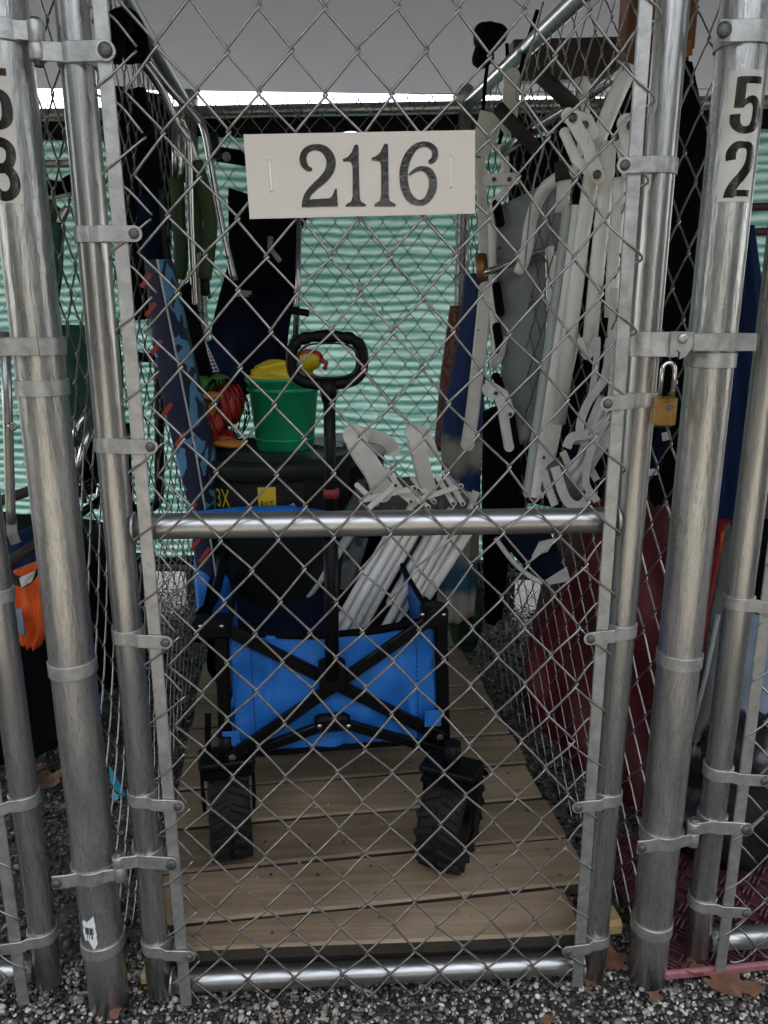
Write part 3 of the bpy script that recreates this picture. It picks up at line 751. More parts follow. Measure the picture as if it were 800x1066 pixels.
mb = MB(); c = at(692.5, 428, -.032); mb.box(c, (.030,.016,.043), bev=.003); mb.build('lock_body', 'brass', pk)
mb = MB(); top = c+Vector((0,0,.0205)); hw = .0092
sh = [top+Vector((-hw,0,0)), top+Vector((-hw,0,.036))]+[top+Vector((-hw*math.cos(k*math.pi/10),0,.036+hw*math.sin(k*math.pi/10)*1.2)) for k in range(1,10)]+[top+Vector((hw,0,.036)), top+Vector((hw,0,0))]
mb.tube(sh, .0031, 12); mb.build('shackle', 'steel', pk)
mb = MB(); mb.lathe(c+Vector((.004,-.0081,.005)), [(.0045,0),(.0048,.0006),(.0038,.0008),(.0036,.0002),(.0018,.0003),(.0012,.0009),(.0002,.001)], 18, (1,0,0), (0,0,1), (0,-1,0)); mb.build('keyhole', 'bolt', pk)

# ------------------------------------------------------------------ the 2116 sign
sg = thing('number_sign', 'cream rectangular plastic sign reading 2116 on the gate', 'sign', (.03,-.031,1.33))
YS = -.0335
def sA(x, y, h=0): p = at(250+x/6.154, 125+y/6.154, YS-h); return p
def sB(x, y, h=0): p = at(370+x/6.154, 125+y/6.154, YS-h); return p
# plate with two real slots, each slot filled by its tie
corners = [sA(22,90), sB(768,62), sB(768,597), sA(62,632)]
mb = MB()
TL, TR, BR, BL = corners
def sl(s, t): return TL.lerp(TR, s).lerp(BL.lerp(BR, s), t)
ss = [0,.096,.110,.5,.889,.900,1]; ts = [0,.30,.685,1]
for a in range(len(ss)-1):
    for b in range(len(ts)-1):
        if b == 1 and a in (1,4): continue
        q = [sl(ss[a],ts[b]), sl(ss[a],ts[b+1]), sl(ss[a+1],ts[b+1]), sl(ss[a+1],ts[b])]
        mb.add(q, [[0,1,2,3]], True); mb.add([p+Vector((0,.0026,0)) for p in q], [[3,2,1,0]], True)
def wall(a, b): mb.add([a, b, b+Vector((0,.0026,0)), a+Vector((0,.0026,0))], [[0,1,2,3],[3,2,1,0]][:1], True)
for a, b in ((TL,TR),(TR,BR),(BR,BL),(BL,TL)): wall(a, b)
for a in (1,4):
    q = [sl(ss[a],ts[1]), sl(ss[a+1],ts[1]), sl(ss[a+1],ts[2]), sl(ss[a],ts[2])]
    for k in range(4): wall(q[k], q[(k+1)%4])
mb.build('sign_plate', 'sign', sg)
for a in (1,4):
    s = (ss[a]+ss[a+1])/2
    mb = MB(); mb.bar([sl(s,.285)+Vector((0,.012,0)), sl(s,.305)+Vector((0,.0015,0)), sl(s,.5)+Vector((0,.0012,0)), sl(s,.67)+Vector((0,.0015,0)), sl(s,.69)+Vector((0,.012,0))], .0035, .0016, (0,1,0), .2); mb.build('cable_tie', 'whitep', sg)
def fA(x, y, h): return sA(x, y, h+.0003)
def fB(x, y, h): return sB(x, y, h+.0003)
def stroke(mb, fn, pts, ws, th):
    P = cr(pts, 6); Wd = np.interp(np.linspace(0,len(pts)-1,len(P)), range(len(pts)), ws)
    mb.ribbon([(p[0],p[1]) for p in P], list(Wd), fn, th, 1)
def cap_poly(fn, poly, th): return [fn(x,y,0) for x,y in poly]
mb = MB()
stroke(mb, fA, [(462,312),(440,312),(413,285),(404,240),(425,193),(480,172),(535,184),(572,225),(584,275),(570,330),(528,382),(478,426),(440,468),(422,510),(418,556)], [20,30,42,46,42,38,48,58,60,58,52,46,42,42,46], .0006)
mb.prism([fA(x,y,.0003) for x,y in ((402,556),(628,550),(620,437),(609,440),(590,488),(572,500),(440,508),(405,520))], (0,-1,0), .0007)
mb.build('digit', 'digit', sg)
mb = MB(); mb.prism([fA(x,y,0) for x,y in ((658,250),(690,236),(716,205),(733,160),(752,154),(760,170),(764,380),(768,495),(776,520),(806,540),(808,552),(677,552),(680,540),(712,520),(722,490),(722,300),(712,268),(690,262),(662,265))], (0,-1,0), .0006); mb.build('digit', 'digit', sg)
mb = MB(); mb.prism([fB(x,y,0) for x,y in ((105,240),(130,232),(160,205),(185,155),(204,148),(211,165),(214,380),(215,480),(221,515),(258,538),(260,552),(122,552),(125,536),(158,515),(166,480),(166,290),(158,264),(130,258),(108,258))], (0,-1,0), .0006); mb.build('digit', 'digit', sg)
mb = MB()
stroke(mb, fB, [(470,262),(490,262),(510,235),(508,190),(478,160),(435,153),(385,172),(340,228),(315,300),(311,380),(325,450),(358,505),(410,528),(458,510),(492,450),(498,385),(475,330),(430,308),(385,320),(345,350)], [20,34,38,40,36,34,40,50,54,54,54,50,36,42,52,52,48,32,24,14], .0006)
mb.build('digit', 'digit', sg)

# ------------------------------------------------------------------ neighbouring gates on both sides
def side_gate(cx, side, label, bands, pipe_x2):
    t = thing('chain_link_gate', label, 'gate', (cx,0,0))
    pipe((cx,0,.05), (cx,0,GT), SR, 'gate_stile', 'galv', t)
    pipe((cx+side*.02,0,.0755), (cx+side*.75,0,.0755), .0192, 'bottom_rail', 'rail', t)
    pipe((cx,0,GT), (cx+side*.75,0,GT), SR, 'top_rail', 'rail', t)
    pipe((cx+side*.75,0,.05), (cx+side*.75,0,GT), SR, 'gate_stile', 'galv', t)
    xb = cx+side*.0345
    mb = MB(); mb.bar([(xb-side*.010,-.0245,1.9),(xb-side*.0,-.0245,.03)], .0185, .0048, (0,1,0), .2); mb.build('tension_bar', 'galv_dull', t)
    mb = MB(); a = min(xb, xb+side*.66)
    chain_link(mb, (a,-.0245,0), (1,0,0), .66, .05, 1.9, u0=.018, zref=.03, seed=9+int(cx*10), nrm=(0,-1,0), seg=5)
    z = .1
    while z < 1.88:
        xi = xb+side*.04
        mb.tube(cr3([(xi,-.0245,z+.045), (xb+side*.012,-.0285,z+.02), (xb-side*.012,-.0265,z), (xb+side*.01,-.0205,z-.012), (xi,-.0245,z-.045)], 4), .00165, 6); z += .0975
    mb.build('chain_link_mesh', 'wire', t)
    for z in bands: tension_band(cx, z, side, t, .066, .003)
    return t
side_gate(-.512, -1, 'neighbouring chain-link gate cut off by the left photo edge', (.407,.149,.75), 0)
side_gate(.6175, 1, 'neighbouring chain-link gate above purple mat at right', (.716,.417,.16), 0)
mb = MB(); ring(mb, Vector((.6175,0,.991)), SR+.0003, .022)

# ------------------------------------------------------------------ back fence, side fences, screen
BA = math.atan2(1.72-1.903, .43+1.042); BX = Vector((math.cos(BA), math.sin(BA), 0)); BN = Vector((BX.y, -BX.x, 0))
B0 = Vector((.43,1.72,0))
def bp_(s, z, off=0): return B0+BX*s+Vector((0,0,z))+BN*off
bf = thing('chain_link_fence', 'chain-link fence along the back with a dark top rail', 'fence', tuple(bp_(0,0)))
pipe(bp_(-3.6,1.825), bp_(1.9,1.825), .021, 'top_rail', 'galv', bf)
pipe(bp_(-3.6,.175,.0), bp_(1.9,.165), .014, 'bottom_rail', 'bolt', bf)
mb = MB(); chain_link(mb, bp_(-1.7,0,.024), BX, 2.7, .04, 1.862, u0=.02, zref=.0, seed=12, nrm=BN, seg=4, r=.0017)
mb.build('chain_link_mesh', 'wire', bf)
cp = thing('corner_post', 'back corner post with domed cap behind the sign', 'post', tuple(bp_(0,0)))
pipe(bp_(0,-.03), bp_(0,1.84), .0235, 'post_pipe', 'galv', cp)
mb = MB(); mb.lathe(bp_(0,1.84), [(.027,-.03),(.027,0),(.031,.012),(.031,.028),(.026,.046),(.014,.056),(.001,.059)], 24); mb.build('post_cap', 'galv_dull', cp)
for z in (1.42,1.28,1.62):
    mb = MB(); ring(mb, bp_(0,z), .0238, .02); mb.build('ring_band', 'galv_dull', cp)
cp2 = thing('corner_post', 'back corner post at left behind the black tubes', 'post', tuple(bp_(-.945,0)))
pipe(bp_(-.945,-.03), bp_(-.945,1.84), .0235, 'post_pipe', 'galv', cp2)
mb = MB(); mb.lathe(bp_(-.945,1.84), [(.027,-.03),(.027,0),(.031,.012),(.031,.028),(.026,.046),(.014,.056),(.001,.059)], 24); mb.build('post_cap', 'galv_dull', cp2)

# privacy sheet: horizontal corrugations that wave along their length
scr = thing('privacy_screen', 'turquoise rippled privacy sheet hung behind the back fence', 'screen', tuple(bp_(-.3,0,-.06)))
mb = MB(); nx, nz = 110, 400; vs = []; fs = []
for i in range(nx+1):
    s = -3.6+5.5*i/nx
    for k in range(nz+1):
        z = .195+1.575*k/nz
        zz = z+.012*math.sin(s*4.1+z*1.3)+.006*math.sin(s*11+z*5)
        vs.append(bp_(s, z, -.06-.0055*math.sin(2*math.pi*zz/.030)-.012*math.sin(s*3+z*2)))
for i in range(nx):
    for k in range(nz):
        a = i*(nz+1)+k; fs.append([a, a+nz+1, a+nz+2, a+1])
mb.add(vs, fs); mb.build('corrugated_sheet', 'screen', scr)
mb = MB(); n = 120; vs = []; fs = []
for i in range(n+1):
    s = -3.6+5.5*i/n; ph = ((s+.40) % .62)/.62
    low = 1.770-.020*math.sin(math.pi*ph)**.6
    for z, off in ((1.836,-.041),(low,-.041),(low,-.044),(1.836,-.044)): vs.append(bp_(s, z, off))
for i in range(n):
    for k in range(4): fs.append([i*4+k, (i+1)*4+k, (i+1)*4+(k+1)%4, i*4+(k+1)%4])
mb.add(vs, fs, True); mb.build('top_hem', 'hem', scr)
mb = MB(); mb.bar([bp_(-3.6,.185,-.052), bp_(1.9,.175,-.052)], .036, .006, (0,1,0)); mb.build('bottom_hem', 'hem', scr)

for (u0_, u1_, lab_) in ((-120,160,'dark board added to block light under back fence, left of the bright gap'),(196,521,'dark board added to block light under back fence behind the wagon'),(548,960,'dark board added to block light under back fence, right of the deck')):  # boards added to stop light leaking in under the screen
    a = at(u0_,600,2.0); b = at(u1_,600,2.0); t = thing('light_block_board', lab_, 'board', ((a.x+b.x)/2,2.0,0))
    pa = bp_((a.x-B0.x)/BX.x,.10,-.075); pb_ = bp_((b.x-B0.x)/BX.x,.10,-.075)
    mb = MB(); mb.bar([pa, pb_], .22, .02, BN, .1); mb.build('board', 'darkwood', t)
rf = thing('chain_link_fence', 'side fence at right with a bright top rail below ceiling', 'fence', (.50,.9,0))
RA = (Vector((.43,1.70,0))-Vector((.5315,.03,0)))
pipe((.432,1.69,1.828), (.473,1.0,1.792), .0195, 'top_rail', 'rail', rf)
pipe((.473,1.0,1.792), (.528,.03,1.742), .0195, 'top_rail', 'rail', rf)
mb = MB(); chain_link(mb, (.5315,.035,0), RA, RA.length-.03, .03, 1.80, u0=.02, zref=.02, seed=21, seg=5, r=.0016)
mb.build('chain_link_mesh', 'wire', rf)
lf = thing('chain_link_fence', 'side fence at left hung with chairs and straps', 'fence', (-.46,.9,0))
LA = (Vector((-.505,1.80,0))-Vector((-.4145,.03,0)))
pipe((-.4145,.03,1.80), (-.505,1.80,1.825), .0195, 'top_rail', 'bolt', lf)
mb = MB(); chain_link(mb, (-.4145,.035,0), LA, LA.length-.03, .03, 1.79, u0=.02, zref=.02, seed=22, seg=5, r=.0016, sag=.012)
mb.build('chain_link_mesh', 'wire', lf)

# ------------------------------------------------------------------ folding wagon
WA = math.radians(5); WX = Vector((math.cos(WA), math.sin(WA), 0)); WY = Vector((-math.sin(WA), math.cos(WA), 0)); WO = Vector((-.02,.30,.1)); ZZ = Vector((0,0,1))
def wp(u, v, ly=0):
    d = FW + RT*((u-400)/F) + UP*((533-v)/F)
    return CAM + d*((WO-CAM).dot(WY)+ly)/d.dot(WY)
wg = thing('folding_wagon', 'blue fabric folding wagon with black frame and chunky black wheels on the deck', 'wagon', tuple(WO))
TLw, TRw, BRw, BLw = wp(238,655), wp(452,645), wp(457,768), wp(244,787)
zt = (TLw.z+TRw.z)/2; zb = (BLw.z+BRw.z)/2
DEP = .74
def wl_(a, b, z): return Vector((WO.x,WO.y,0))+WX*a+WY*b+Vector((0,0,z))
ax0 = (TLw-WO).dot(WX); ax1 = (TRw-WO).dot(WX); bx0 = (BLw-WO).dot(WX); bx1 = (BRw-WO).dot(WX)
# fabric body: front, back, sides and floor sewn as one, hanging a little between the frame bars
mb = MB()
def sheet(a, b, c, d, nx=18, nz=14, pull=.008, nrm=Vector((0,-1,0)), sagt=0, th=.003, seed=0):
    """a,b top corners; c,d bottom corners under b,a"""
    vs = []; fs = []; rr = random.Random(seed); p1, p2 = rr.uniform(0,6), rr.uniform(0,6)
    for side in (0,1):
        for j in range(nz+1):
            t = j/nz
            for i in range(nx+1):
                s = i/nx; p = a.lerp(b, s).lerp(d.lerp(c, s), t)
                wv = math.sin(math.pi*s)*math.sin(math.pi*min(1,t*.9+.08))*pull + .0022*math.sin(13*s+7*t+p1)+.0016*math.sin(5*s-19*t+p2)+.005*math.sin(11*(s+t)+p2)*math.exp(-5*s)+.007*math.sin(13*(s-t*.7)+p1)*math.exp(-3.5*(1-s))*(.3+t)+.004*math.sin(21*(s+.5*t))*t+.013*math.exp(-((s-.80-.10*t)/.028)**2)*(.25+t)-.009*math.exp(-((s-.88+.05*t)/.02)**2)*t-.010*math.exp(-((s-.70+.16*t)/.03)**2)*t+.011*math.exp(-((s-.20+.06*t)/.024)**2)*(1-.5*t)+.005*math.exp(-((s-.36-.2*t)/.03)**2)*t
                vs.append(p+nrm*(wv-(th if side else 0))-ZZ*(sagt*math.sin(math.pi*s)*(1-t)))
    N = (nx+1)*(nz+1)
    for j in range(nz):
        for i in range(nx):
            q = [j*(nx+1)+i, j*(nx+1)+i+1, (j+1)*(nx+1)+i+1, (j+1)*(nx+1)+i]; fs.append(q); fs.append([N+x for x in q][::-1])
    for i in range(nx):
        fs.append([i+1, i, N+i, N+i+1]); q = nz*(nx+1)+i; fs.append([q, q+1, N+q+1, N+q])
    for j in range(nz):
        q = j*(nx+1); fs.append([q, q+nx+1, N+q+nx+1, N+q]); q += nx; fs.append([q+nx+1, q, N+q, N+q+nx+1])
    mb.add(vs, fs)
ft = [wl_(ax0,0,zt), wl_(ax1,0,zt), wl_(bx1-.005,0,zb), wl_(bx0+.005,0,zb)]
bk = [wl_(ax0,DEP,zt+.01), wl_(ax1,DEP,zt+.01), wl_(bx1-.005,DEP,zb), wl_(bx0+.005,DEP,zb)]
sheet(ft[0], ft[1], ft[2], ft[3], 60, 30, .012, -WY, .022, seed=1)
sheet(bk[0], bk[1], bk[2], bk[3], 18, 12, .006, -WY, .0, seed=2)
sheet(bk[0], ft[0], ft[3], bk[3], 18, 12, .010, -WX, .02, seed=3)
sheet(ft[1], bk[1], bk[2], ft[2], 18, 12, .010, WX, .02, seed=4)
sheet(bk[3], bk[2], ft[2], ft[3], 10, 10, .0, -ZZ, .0, seed=5)
body = mb.build('fabric_tub', 'blue', wg)
for sx in (.10,.90):
    mb = MB()
    for k in range(26):
        t0 = .06+.9*k/26; q0 = ft[0].lerp(ft[1],sx).lerp(ft[3].lerp(ft[2],sx),t0); q1 = ft[0].lerp(ft[1],sx).lerp(ft[3].lerp(ft[2],sx),t0+.022)
        mb.bar([q0-WY*(.0105+.010*math.sin(math.pi*min(1,t0))), q1-WY*(.0105+.010*math.sin(math.pi*min(1,t0)))], .0016, .0012, WY)
    mb.build('stitching', 'navy', body)
mb = MB()
def edge(a, b, sag, r=.006, off=Vector((0,0,0))):
    mb.tube([a.lerp(b, k/16)-ZZ*(sag*math.sin(math.pi*k/16))+off for k in range(17)], r, 8)
edge(ft[0], ft[1], .022, .0085); edge(bk[0], ft[0], .02); edge(ft[1], bk[1], .02); edge(ft[3], ft[2], 0, .006, -WY*.004)
mb.build('binding', 'blackcloth', body)
# corner posts, folding cross bars, centre brackets
mb = MB()
for a0, a1 in ((ax0-.012, bx0-.016), (ax1+.010, bx1+.010)):
    for b, o in ((-.010, 0), (DEP+.008, 0)):
        mb.bar([wl_(a0, b, zt+.012), wl_(a1, b, zb-.035)], .026, .018, WY)
mb.build_parts('frame_post', 'blacksteel', wg)
for (u0_, v0_), (u1_, v1_), off in (((222,648),(462,768),-.020),((455,640),(238,790),-.034)):
    mb = MB(); a = wp(u0_,v0_,off); b = wp(u1_,v1_,off); mb.bar([a, b], .024, .012, WY, .2)
    o = mb.build('cross_bar', 'blacksteel', wg)
    mb = MB()
    for k in (.02,.98): mb.lathe(a.lerp(b,k)-WY*.006, [(.007,-.001),(.007,.002),(.004,.004)], 12, WX, ZZ, -WY)
    mb.build_parts('rivet', 'bolt', o)
for (u0_, v0_), (u1_, v1_) in (((346,752),(236,793)),((346,750),(462,782))):
    mb = MB(); a = wp(u0_,v0_,-.028); b = wp(u1_,v1_,-.02); mb.bar([a, b], .020, .014, WY, .2); mb.build('lower_strut', 'blacksteel', wg)
mb = MB(); c = wp(346,702,-.042); mb.box(c, (.052,.03,.062), WX, WY, ZZ, .005); c2 = wp(346,752,-.036); mb.box(c2, (.07,.026,.034), WX, WY, ZZ, .006); mb.build_parts('bracket', 'black', wg)
mb = MB()
for u in (333,363): mb.lathe(wp(u,756,-.050), [(.0045,0),(.0045,.002),(.002,.003)], 12, WX, ZZ, -WY)
mb.build_parts('rivet', 'steel', wg)
for (u, v, wd, ht) in ((221,652,.075,.038),(452,640,.05,.045)):
    mb = MB(); mb.box(wp(u,v,-.022), (wd,.05,ht), WX, WY, ZZ, .008); o = mb.build('corner_joint', 'black', wg)
    mb = MB()
    for du in (-12, 10): mb.lathe(wp(u+du,v,-.0475), [(.0038,-.001),(.0038,.002),(.001,.003)], 10, WX, ZZ, -WY)
    mb.build_parts('rivet', 'steel', o)
for (u, v) in ((241,770),(451,748)):
    mb = MB(); mb.box(wp(u,v,-.026), (.034,.004,.036), WX, WY, ZZ, .002)
    mb.box(wp(u,v,-.029), (.022,.003,.024), WX, WY, ZZ, .001); mb.build('corner_tab', 'blue', wg)
# dark mesh pocket hanging at the left side
mb = MB(); rr = random.Random(5)
Lp = [wl_(ax0-.012,.50,zt-.0), wl_(ax0-.06,.40,zt-.02), wl_(ax0-.065,.2,zt-.03), wl_(ax0-.045,.02,zt-.01)]
vs = []; n = 20; P = resample(cr3(Lp, 6), n)
for j in range(9):
    for i in range(n):
        p = P[i]-ZZ*(.16*j/8); p = p + WX*(.012*math.sin(j*1.1+i*.7)*(j/8)+.035*(j/8)**3); vs.append(p)
fs = [[j*n+i, j*n+i+1, (j+1)*n+i+1, (j+1)*n+i] for j in range(8) for i in range(n-1)]
mb.add(vs, fs); mb.add([v+WX*.004 for v in vs], [f[::-1] for f in fs]); mb.build('side_pocket', 'navy', wg)
mb = MB(); mb.bar([wl_(bx0-.045,-.01,zb+.10), wl_(bx0-.05,-.012,zb+.0), wl_(bx0-.047,-.01,zb-.06)], .012, .003, WY); mb.build('hanging_strap', 'blackcloth', wg)
# pull handle
mb = MB(); pc = wp(346,706,-.062); pt = wp(343,412,-.062)
mb.tube([pc, pc.lerp(pt,.55)], .0135, 16); mb.tube([pc.lerp(pt,.53), pt], .0105, 16)
pole = mb.build('handle_pole', 'black', wg)
mb = MB(); q = pc.lerp(pt,.56); mb.tube([q-ZZ*.02, q+ZZ*.015], .0165, 16); mb.build('pole_collar', 'black', pole)
mb = MB(); q = wp(345,513,-.062); mb.tube([q-ZZ*.008, q+ZZ*.008], .0142, 16); mb.build('red_band', 'maroon', pole)
cg = wp(341,375,-.062)
mb = MB(); pts = []
for k in range(49):
    q = 2*math.pi*k/48; c_, s_ = math.cos(q), math.sin(q)
    x = .061*math.copysign(abs(c_)**.62, c_); z = .040*math.copysign(abs(s_)**.72, s_)
    lump = .0016*math.sin(13*q) if s_ > .55 and abs(c_) < .8 else 0
    pts.append((cg+WX*x+ZZ*z, .0098+lump))
mb.tube([p[0] for p in pts], [p[1] for p in pts], 14, cap=False); mb.tube([pt-ZZ*.01, cg-ZZ*.034], [.0125,.017], 14); mb.build('handle_grip', 'black', pole)
mb = MB(); mb.tube([cg+WX*(.0495*math.copysign(abs(math.cos(2*math.pi*k/48))**.62, math.cos(2*math.pi*k/48)))+ZZ*(.0285*math.copysign(abs(math.sin(2*math.pi*k/48))**.72, math.sin(2*math.pi*k/48)))-WY*.0085 for k in range(49)], .0016, 6, cap=False); mb.build('grip_seam', 'tub', pole)
# wheels
def wheel(center, yaw, r, wd, fork):
    A = Vector((math.cos(yaw), math.sin(yaw), 0)); Fd = Vector((-math.sin(yaw), math.cos(yaw), 0))
    mb = MB(); h = wd/2
    prof = [(r*.60,-h*.9),(r*.80,-h),(r*.93,-h*.93),(r*.985,-h*.7),(r,-h*.3),(r,h*.3),(r*.985,h*.7),(r*.93,h*.93),(r*.80,h),(r*.60,h*.9)]
    mb.lathe(center, prof, 48, Fd, ZZ, A, cap=False)
    n = 18
    for k in range(n):                                      # chevron tread blocks and shoulder lugs
        for sd_ in (-1,1):
            q0 = 2*math.pi*(k+(.25 if sd_ > 0 else 0))/n
            pts = []
            for f in (0,.5,1):
                a = q0+.16*f; x = sd_*h*(.08+.86*f); rad = r*(1.006-.03*f*f)
                pts.append(center+A*x+Fd*(rad*math.cos(a))+ZZ*(rad*math.sin(a)))
            mb.bar(pts, .0135, .013, (pts[1]-center-A*((pts[1]-center).dot(A))).normalized(), .2)
    t = mb.build('tyre', 'rubber', wg)
    mb = MB(); mb.lathe(center, [(.012,-h*.95),(r*.3,-h*.95),(r*.58,-h*.8),(r*.62,-h*.86),(r*.62,h*.86),(r*.58,h*.8),(r*.3,h*.95),(.012,h*.95)], 32, Fd, ZZ, A); mb.build('rim', 'black', t)
    if fork:
        mb = MB(); top = center+ZZ*(r+.022)-Fd*.0
        for sd_ in (-1,1):
            mb.bar([top+A*(sd_*(h+.010))+Fd*.012, center+A*(sd_*(h+.010))+ZZ*(r*.4), center+A*(sd_*(h+.008))], .034, .006, A)
        mb.box(top, (wd+.028,.07,.012), A, Fd, ZZ, .003); mb.build('caster_fork', 'black', wg)
        # mudguard over the tyre
        mb = MB(); vs = []; m = 14
        for i in range(m+1):
            q = math.radians(66+i*(84/m))
            for x in (-h-.006, -h*.6, 0, h*.6, h+.006):
                rad = r+.012-(.004 if abs(x) > h else 0); vs.append(center+A*x-Fd*(rad*math.cos(q))+ZZ*(rad*math.sin(q)))
        fs = [[i*5+s, i*5+s+1, (i+1)*5+s+1, (i+1)*5+s] for i in range(m) for s in range(4)]
        mb.add(vs, fs); mb.add([v+(v-center).normalized()*.004 for v in vs], [f[::-1] for f in fs]); mb.build('wheel_guard', 'black', wg)
        mb = MB(); mb.tube([top, top+ZZ*.05], .017, 14); mb.build('caster_stem', 'black', wg)
    return t
wr = .092
wheel(Vector((-.236,.262,.1+wr)), math.radians(10), wr, .080, True)
wheel(Vector((.203,.205,.1+wr)), math.radians(-27), wr, .084, True)
for a in (ax0+.02, ax1-.02): wheel(wl_(a, DEP-.05, .1+wr), WA, wr, .055, False)

# ------------------------------------------------------------------ what the wagon carries
tubc = Vector((-.175,.82,0))
tb = thing('storage_tub', 'dark grey round tub with pale lid standing inside the wagon', 'tub', (tubc.x,tubc.y,.31))
mb = MB(); mb.lathe((tubc.x,tubc.y,0), [(.165,.315),(.172,.32),(.196,.80),(.200,.803),(.196,.806),(.16,.806)], 48); mb.build('tub_body', 'tub', tb)
mb = MB(); mb.lathe((tubc.x,tubc.y,0), [(.203,.785),(.212,.787),(.214,.812),(.205,.824),(.19,.826),(.185,.818),(.001,.816)], 48); mb.build('tub_lid', 'tub', tb)
def tub_fn(phi, z0, wd, ht, r=.1945):
    def fn(s, t, h):
        rr_ = .172+(.196-.172)*((z0-t*ht)-.32)/.48+.001+h; a = phi+(s-.5)*wd/r
        return Vector((tubc.x+rr_*math.sin(a), tubc.y-rr_*math.cos(a), z0-t*ht))
    return fn
fn = tub_fn(-.16,.775,.24,.13)
mb = MB(); mb.ribbon([(.5,k/6) for k in range(7)], [1]*7, fn, .0005, 24); lbl = mb.build('label', 'labelblk', tb)
mb = MB(); fy = lambda s,t,h: fn(s,t,h+.0008)
for a, b, c, d in ((.55,.05,.72,.50),(.55,.62,.74,.98)): mb.ribbon([((a+c)/2, b+(d-b)*k/3) for k in range(4)], [c-a]*4, fy, .0004, 4)
mb.build_parts('label_panel', 'yellow', lbl)
def text_on(fn, txt, s0, t0, w_, h_, name, m, parent, lift):
    cu = bpy.data.curves.new('lettering', 'FONT'); cu.body = txt; tmp = bpy.data.objects.new('lettering', cu); COL.objects.link(tmp)
    dg = bpy.context.evaluated_depsgraph_get(); me = tmp.evaluated_get(dg).to_mesh()
    vs = [v.co.copy() for v in me.vertices]; fs = [list(p.vertices) for p in me.polygons]
    bpy.data.objects.remove(tmp)
    x0 = min(v.x for v in vs); x1 = max(v.x for v in vs); y0 = min(v.y for v in vs); y1 = max(v.y for v in vs)
    mb = MB(); mb.add([fn(s0+w_*(v.x-x0)/(x1-x0), t0+h_*(1-(v.y-y0)/(y1-y0)), lift) for v in vs], fs, True); return mb.build(name, m, parent)
text_on(fn, '3X', .10,.12,.16,.34, 'lettering', 'yellow', lbl, .0018)
text_on(fn, 'BAIT', .575,.30,.12,.14, 'lettering', 'digit', lbl, .0022)
mb = MB(); mb.bar([fn(.86,.38,.004), fn(.93,.6,.004), fn(.97,.95,.004)], .014, .005, (0,1,0)); mb.build('lid_clip', 'lid', tb)

lidc = at(386,463,.88)
ld = thing('pail', 'pale lidded pail peeking out behind the handle pole', 'pail', (.015,.98,.31))
mb = MB(); mb.lathe((.015,.98,0), [(.085,.315),(.10,.78),(.10,.80)], 36); mb.build('pail_body', 'tub', ld)
mb = MB(); mb.lathe((.015,.98,0), [(.105,.785),(.108,.79),(.108,.815),(.10,.825),(.001,.825)], 36); mb.build('pail_lid', 'lid', ld)

gc = Vector((at(296,425,.80).x,.80,0))
gb = thing('toy_bucket', 'small green plastic bucket on the grey tub', 'bucket', (gc.x,gc.y,.826))
mb = MB(); mb.lathe((gc.x,gc.y,0), [(.001,.828),(.066,.828),(.070,.834),(.086,.995),(.092,.997),(.092,1.004),(.084,1.004),(.066,.84)], 40, cap=False); mb.lathe((gc.x,gc.y,0), [(.088,.972),(.0895,.974),(.0895,.979),(.0885,.981)], 40, cap=False); mb.lathe((gc.x,gc.y,0), [(.070,.852),(.0745,.854),(.0745,.858),(.072,.86)], 40, cap=False); mb.build('bucket_body', 'bucket', gb)
yt = thing('sand_toy', 'yellow ruffled sand toy lying in the green bucket', 'toy', (gc.x,gc.y,1.0))
mb = MB()
for j in range(4):
    z = 1.0+.011*j; pts = []
    for k in range(33):
        q = 2*math.pi*k/32; rad = (.078-.010*j)*(1+.07*math.sin(3*q+j)); pts.append(Vector((gc.x-.006+rad*math.cos(q), gc.y-.01+rad*.8*math.sin(q), z+.006*math.sin(2*q+j*1.3))))
    mb.tube(pts, .0085-.0008*j, 8, cap=False)
mb.lathe((gc.x-.006,gc.y,1.0), [(.07,-.005),(.07,.01),(.052,.034),(.001,.04)], 24); mb.build('toy_body', 'yellow', yt)
ys = thing('toy_shovel', 'yellow toy scoop with red rim sticking out of the bucket', 'toy', tuple(at(322,380,.74)))
mb = MB(); c = at(322,379,.75); vs = []
mb.lathe(c, [(.001,-.01),(.018,-.008),(.028,.002),(.031,.014)], 18, (1,0,0), (0,.8,-.6), (0,.6,.8)); mb.build('scoop', 'yellow', ys)
mb = MB(); mb.lathe(c, [(.030,.010),(.034,.013),(.034,.019),(.030,.021)], 18, (1,0,0), (0,.8,-.6), (0,.6,.8), cap=False); mb.tube([at(330,372,.75), at(340,378,.74), at(338,385,.74)], .006, 8); mb.build('scoop_rim', 'red', ys)
# net bag with sand toys
nb = thing('toy_bag', 'black net bag of red green and orange sand toys left of the bucket', 'net bag', tuple(at(232,432,.74)))
def blob(mb, c, rx, ry, rz, seed=0, nl=9, seg=14):
    rr = random.Random(seed); vs = []; fs = []; ph = [rr.uniform(0,6.3) for _ in range(4)]
    for j in range(nl+1):
        t = math.pi*j/nl
        for s in range(seg):
            q = 2*math.pi*s/seg; k = 1+.10*math.sin(2*q+ph[0]+t*2)+.07*math.sin(3*q+ph[1]-t*3)
            vs.append(Vector(c)+Vector((rx*k*math.sin(t)*math.cos(q), ry*k*math.sin(t)*math.sin(q), rz*math.cos(t)*k)))
    for j in range(nl):
        for s in range(seg): fs.append([j*seg+s, j*seg+(s+1)%seg, (j+1)*seg+(s+1)%seg, (j+1)*seg+s][::-1])
    mb.add(vs, fs)
mb = MB()
for u, v, Y, rx, rz, sd_ in ((240,420,.76,.036,.050,1),(222,440,.74,.030,.035,2),(232,455,.74,.04,.018,3)):
    blob(mb, at(u,v,Y), rx, .04, rz, sd_)
mb.build_parts('toy', 'red', nb)
